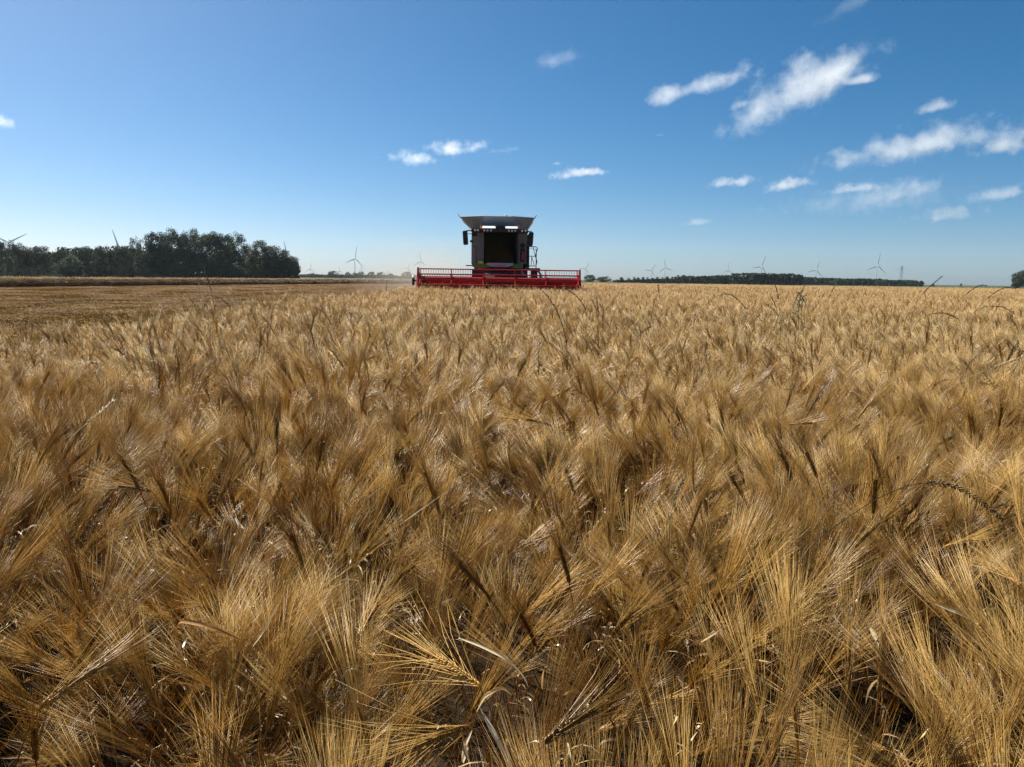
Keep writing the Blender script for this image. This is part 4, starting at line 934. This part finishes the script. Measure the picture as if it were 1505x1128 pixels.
weed([(1165, 818), (1235, 768), (1290, 730), (1350, 707), (1400, 711), (1442, 737), (1474, 764)], -1.15, np.array([.055, .06, .022]), 'large dark green arching grass spike in the right foreground', spike=.46, thick=.62)
weed([(1380, 580), (1420, 556), (1460, 541), (1505, 524), (1540, 512)], 2.6, WPALE * .85, 'pale stem slanting up out of the right frame edge', spike=.5)
weed([(1499, 560), (1498, 530), (1496, 502)], 3.0, WDARK, 'dark upright spike close to the right frame edge', spike=.45)
weed([(1330, 470), (1345, 446), (1362, 425), (1385, 406)], 5.0, WDARK, 'thin dark stem rising above the horizon between low wood and right frame edge', spike=.45)
weed([(1395, 460), (1410, 442), (1425, 428), (1440, 419), (1450, 420)], 5.2, WDARK, 'dark stem curving over the horizon, left of two beside the right edge', spike=.5)
weed([(1430, 462), (1445, 444), (1462, 430), (1478, 422), (1492, 424)], 5.0, WDARK, 'dark stem curving over the horizon, right of two beside the right edge', spike=.5)
weed([(1345, 475), (1368, 461), (1390, 460), (1408, 469)], 4.2, WDARK, 'dark drooping spike just under the horizon stems at the right', spike=.55)
weed([(1425, 462), (1450, 450), (1475, 451), (1492, 462)], 4.2, WDARK, 'dark drooping spike low beside the right frame edge', spike=.55)
weed([(320, 490), (318, 465), (311, 430), (304, 408), (299, 390)], 4.8, WDARK, 'tall dark weed stem in front of the left wood', spike=.4)
weed([(290, 460), (297, 442), (312, 434), (328, 440), (338, 452)], 4.6, WDARK, 'dark arching weed stem beside the tall one before the stubble', spike=.4)
weed([(294, 455), (293, 435), (292, 417)], 6.0, WPALE * .8, 'short pale upright stem before the stubble field at left', spike=.4)
weed([(1020, 470), (1045, 440), (1062, 431), (1078, 434), (1098, 455)], 5.0, WDARK, 'dark arched stem right of centre under the long dark wood', spike=.45)
weed([(90, 655), (128, 622), (150, 603), (167, 588)], 2.1, WPALE, 'pale ragged spike slanting right in the left barley', spike=.6, thick=.8)
weed([(984, 765), (988, 738), (996, 718), (1006, 703)], 1.8, WGREEN * 1.3, 'green upright grass spike standing in the barley below centre right', spike=.55, thick=.7)
for i in range(13):
    g = np.random.default_rng(70 + i); x0 = 1172 + g.normal(0, 22); s = g.uniform(-22, 24); yb = 482 + g.uniform(-6, 8); h = g.uniform(28, 62)
    weed([(x0, yb), (x0 + s * .3, yb - h * .5), (x0 + s * .7, yb - h * .85), (x0 + s * 1.1, yb - h)], g.uniform(5.6, 6.6), WGREEN * g.uniform(.8, 1.3) + np.array([.03, .015, 0]), 'thin green stem in the weed cluster under the right end of the long wood', 'green weed cluster in the barley', spike=.4, seed=i)

# ------------------------------------------------------------------ barley ears and dry leaves that stand out in the foreground
def split_ear(px0, px1, z, spread, awn, tone, label, rise=.03):
    g = np.random.default_rng(int(px0[0] * 3 + px0[1])); A = np.array(at_z(*px0, z)); B = np.array(at_z(*px1, z + rise)); d = unit(B - A); dn = np.array([0, 0, -1.])
    ea, ew = AM(), AM(); flat = unit(np.cross(d, unit(A - np.array(CAM))))
    ear_arrays(ea, A, lambda t: unit(d + dn * .25 * (t - .3)), .10, g, 0, awn, spread, tone, flat, ew)
    foot = A - d * .10; foot[2] = 0; e = empty('barley_ear', tuple(foot), 0, label=label, cat='barley', group='barley ears standing out in the foreground')
    n = 9; P = []
    for i in range(n + 1):
        t = i / n; m = A - d * .07 + dn * .04; P.append(((1 - t) ** 3) * foot + 3 * (1 - t) ** 2 * t * (foot + [0, 0, z * .6]) + 3 * (1 - t) * t * t * m + t ** 3 * A)
    st = AM(); st.add(*a_tube(np.array(P), np.linspace(.0018, .0011, n + 1), 5), STRAW * tone)
    eo = None
    for nm, a_, par in (('stem', st, e), ('ear', ea, e), ('awns', ew, 'ear')):
        o = bpy.data.objects.new(nm, mesh_arrays(nm, *a_.arrays(), M_BARLEY)); C.objects.link(o)
        if par == 'ear': o.parent = eo
        else: o.parent = e; o.location = -Vector(foot)
        if nm == 'ear': eo = o
split_ear((705, 1010), (610, 940), .80, 2.3, .17, 1.25, 'pale barley ear fanned wide to the left, just left of the curled pale leaf')
split_ear((690, 1070), (590, 1098), .78, 1.7, .18, 1.0, 'golden barley ear lying to the left at the bottom, below the wide pale fan')
split_ear((800, 1092), (900, 1022), .78, 1.5, .17, .9, 'brown barley ear pointing up right at the bottom, right of the curled pale leaf')
split_ear((1128, 938), (1226, 868), .80, 1.9, .18, 1.2, 'large pale barley ear fanned to the upper right below the green arching spike')
split_ear((528, 935), (575, 848), .82, 1.1, .19, 1.25, 'whitish barley ear leaning right with a long straight brush of awns')
split_ear((222, 722), (130, 704), .82, 1.2, .18, 1.0, 'golden barley ear lying flat to the left in the left foreground')
split_ear((1098, 808), (1170, 778), .82, 1.5, .17, 1.15, 'barley ear with striped grains pointing right, left of the green arching spike')
split_ear((462, 790), (436, 735), .80, .9, .17, .6, 'dark brown upright barley ear left of the central dark hollow')
split_ear((60, 1040), (165, 965), .80, 1.4, .19, 1.1, 'silvery barley ear stretched to the upper right in the bottom left corner')
split_ear((1500, 860), (1425, 792), .80, 1.6, .17, 1.0, 'barley ear fanned to the upper left at the right edge under the arching spike')
split_ear((808, 625), (765, 613), .84, 1.2, .17, 1.3, 'pale barley ear lying to the left right of the middle of the field')
split_ear((1160, 624), (1205, 620), .85, 1.2, .18, 1.25, 'pale barley ear lying to the right under the weed cluster')
M_DRY = plant_mat('dry_leaf', (1, 1, 1), .5, .65, .2, .12)
def leaf(pts, z, w, col, label, twist=1.5):
    Q = np.array([np.array(at_z(px, py, z + dz)) for px, py, dz in pts]); t = np.r_[0, np.cumsum(np.linalg.norm(np.diff(Q, axis=0), axis=1))]; T = np.linspace(0, t[-1], 18)
    S = np.stack([np.interp(T, t, Q[:, k]) for k in range(3)], 1)
    for _ in range(2): S[1:-1] = (S[:-2] + 2 * S[1:-1] + S[2:]) / 4
    tw = np.linspace(.2, twist, 18)[:, None]; view = unit(S.mean(0) - np.array(CAM)); tg = np.gradient(S, axis=0); tg /= np.linalg.norm(tg, axis=1)[:, None]
    nn = unit(np.array([-.15, .25, .8]) - view * .55); sd = np.cross(tg, nn); sd /= np.linalg.norm(sd, axis=1)[:, None]; side = sd * np.cos(tw) + np.cross(tg, sd) * np.sin(tw)
    W = w * np.clip(np.sin(np.linspace(.45, np.pi - .05, 18)), .05, 1); am = AM()
    V, F = a_ribbon(S, W, side); nrm = np.cross(side, tg) * .0004; k = len(S); g = np.random.default_rng(int(pts[0][0]))
    V2 = V + np.concatenate([nrm, nrm]); rim = []
    for i in range(k - 1): rim += [(i, i + 1, 2 * k + i + 1), (i, 2 * k + i + 1, 2 * k + i), (k + i, 3 * k + i + 1, k + i + 1), (k + i, 3 * k + i, 3 * k + i + 1)]
    F = [tuple(f) for f in F]; am.add(np.concatenate([V, V2]), F + [(a + 2 * k, c + 2 * k, b + 2 * k) for a, b, c in F] + rim, np.array(col) * g.uniform(.85, 1.1, (4 * k, 1)))
    o = bpy.data.objects.new('dry_leaf', mesh_arrays('dry_leaf', *am.arrays(), M_DRY)); C.objects.link(o); c = Vector(S[0]); o.data.transform(Matrix.Translation(-c)); o.location = c
    tag(o, label, 'leaf', 'dry leaves caught among the ears')
PALE, TAN, BRN = (.80, .70, .48), (.62, .46, .25), (.46, .27, .09)
leaf([(258, 935, -.03), (262, 912, .01), (300, 918, .02), (345, 936, .01), (362, 944, 0)], .80, .008, BRN, 'brown folded leaf bridging the ears in the lower left')
leaf([(372, 950, -.01), (390, 925, .02), (412, 884, .05)], .80, .004, PALE, 'thin whitish leaf standing up at the end of the brown folded leaf')
leaf([(752, 1130, -.05), (730, 1085, -.01), (708, 1046, .01), (702, 1036, .02)], .80, .011, PALE, 'broad pale cream leaf running down to the bottom edge at centre', .9)
leaf([(701, 1046, 0), (712, 1022, .03), (738, 1010, .04), (752, 1022, .02)], .81, .006, TAN, 'tan leaf curling over above the broad pale cream leaf')
leaf([(674, 938, .03), (708, 950, .03), (745, 968, .03), (772, 996, 0), (776, 1010, -.02)], .82, .005, PALE, 'slender pale leaf arching right above the wide pale ear')
leaf([(818, 792, .04), (832, 808, .02), (852, 826, 0)], .82, .006, PALE, 'short pale leaf strip just right of the central hollow')
leaf([(590, 770, 0), (620, 748, .02), (655, 724, .03)], .82, .003, PALE, 'thin straight pale straw lying in the central hollow')
leaf([(1374, 888, .03), (1405, 900, .02), (1442, 917, 0)], .82, .005, PALE, 'straight pale leaf in the lower right, pointing down right')
leaf([(1030, 944, -.01), (1052, 928, .01), (1072, 916, .02)], .81, .007, TAN, 'small tan folded leaf at lower right of centre')
leaf([(1050, 915, -.03), (1052, 890, 0), (1062, 862, .03), (1066, 850, .04)], .81, .007, TAN, 'twisted tan leaf sheath standing above the small folded leaf', 2.4)
leaf([(680, 1120, -.04), (686, 1092, -.01), (694, 1074, .02)], .79, .012, PALE, 'short wide pale leaf at the bottom edge left of the cream leaf', 1.0)
leaf([(346, 762, .02), (352, 772, .01), (360, 778, -.01)], .82, .008, (.85, .8, .68), 'small white curl of leaf in the left barley', 2.6)
leaf([(1252, 925, .02), (1262, 938, .01), (1258, 955, -.02)], .80, .008, PALE, 'left one of two small pale curled leaves in the lower right', 2.2)
leaf([(1278, 922, .02), (1288, 938, .01), (1292, 956, -.02)], .80, .009, PALE, 'right one of two small pale curled leaves in the lower right', 1.8)
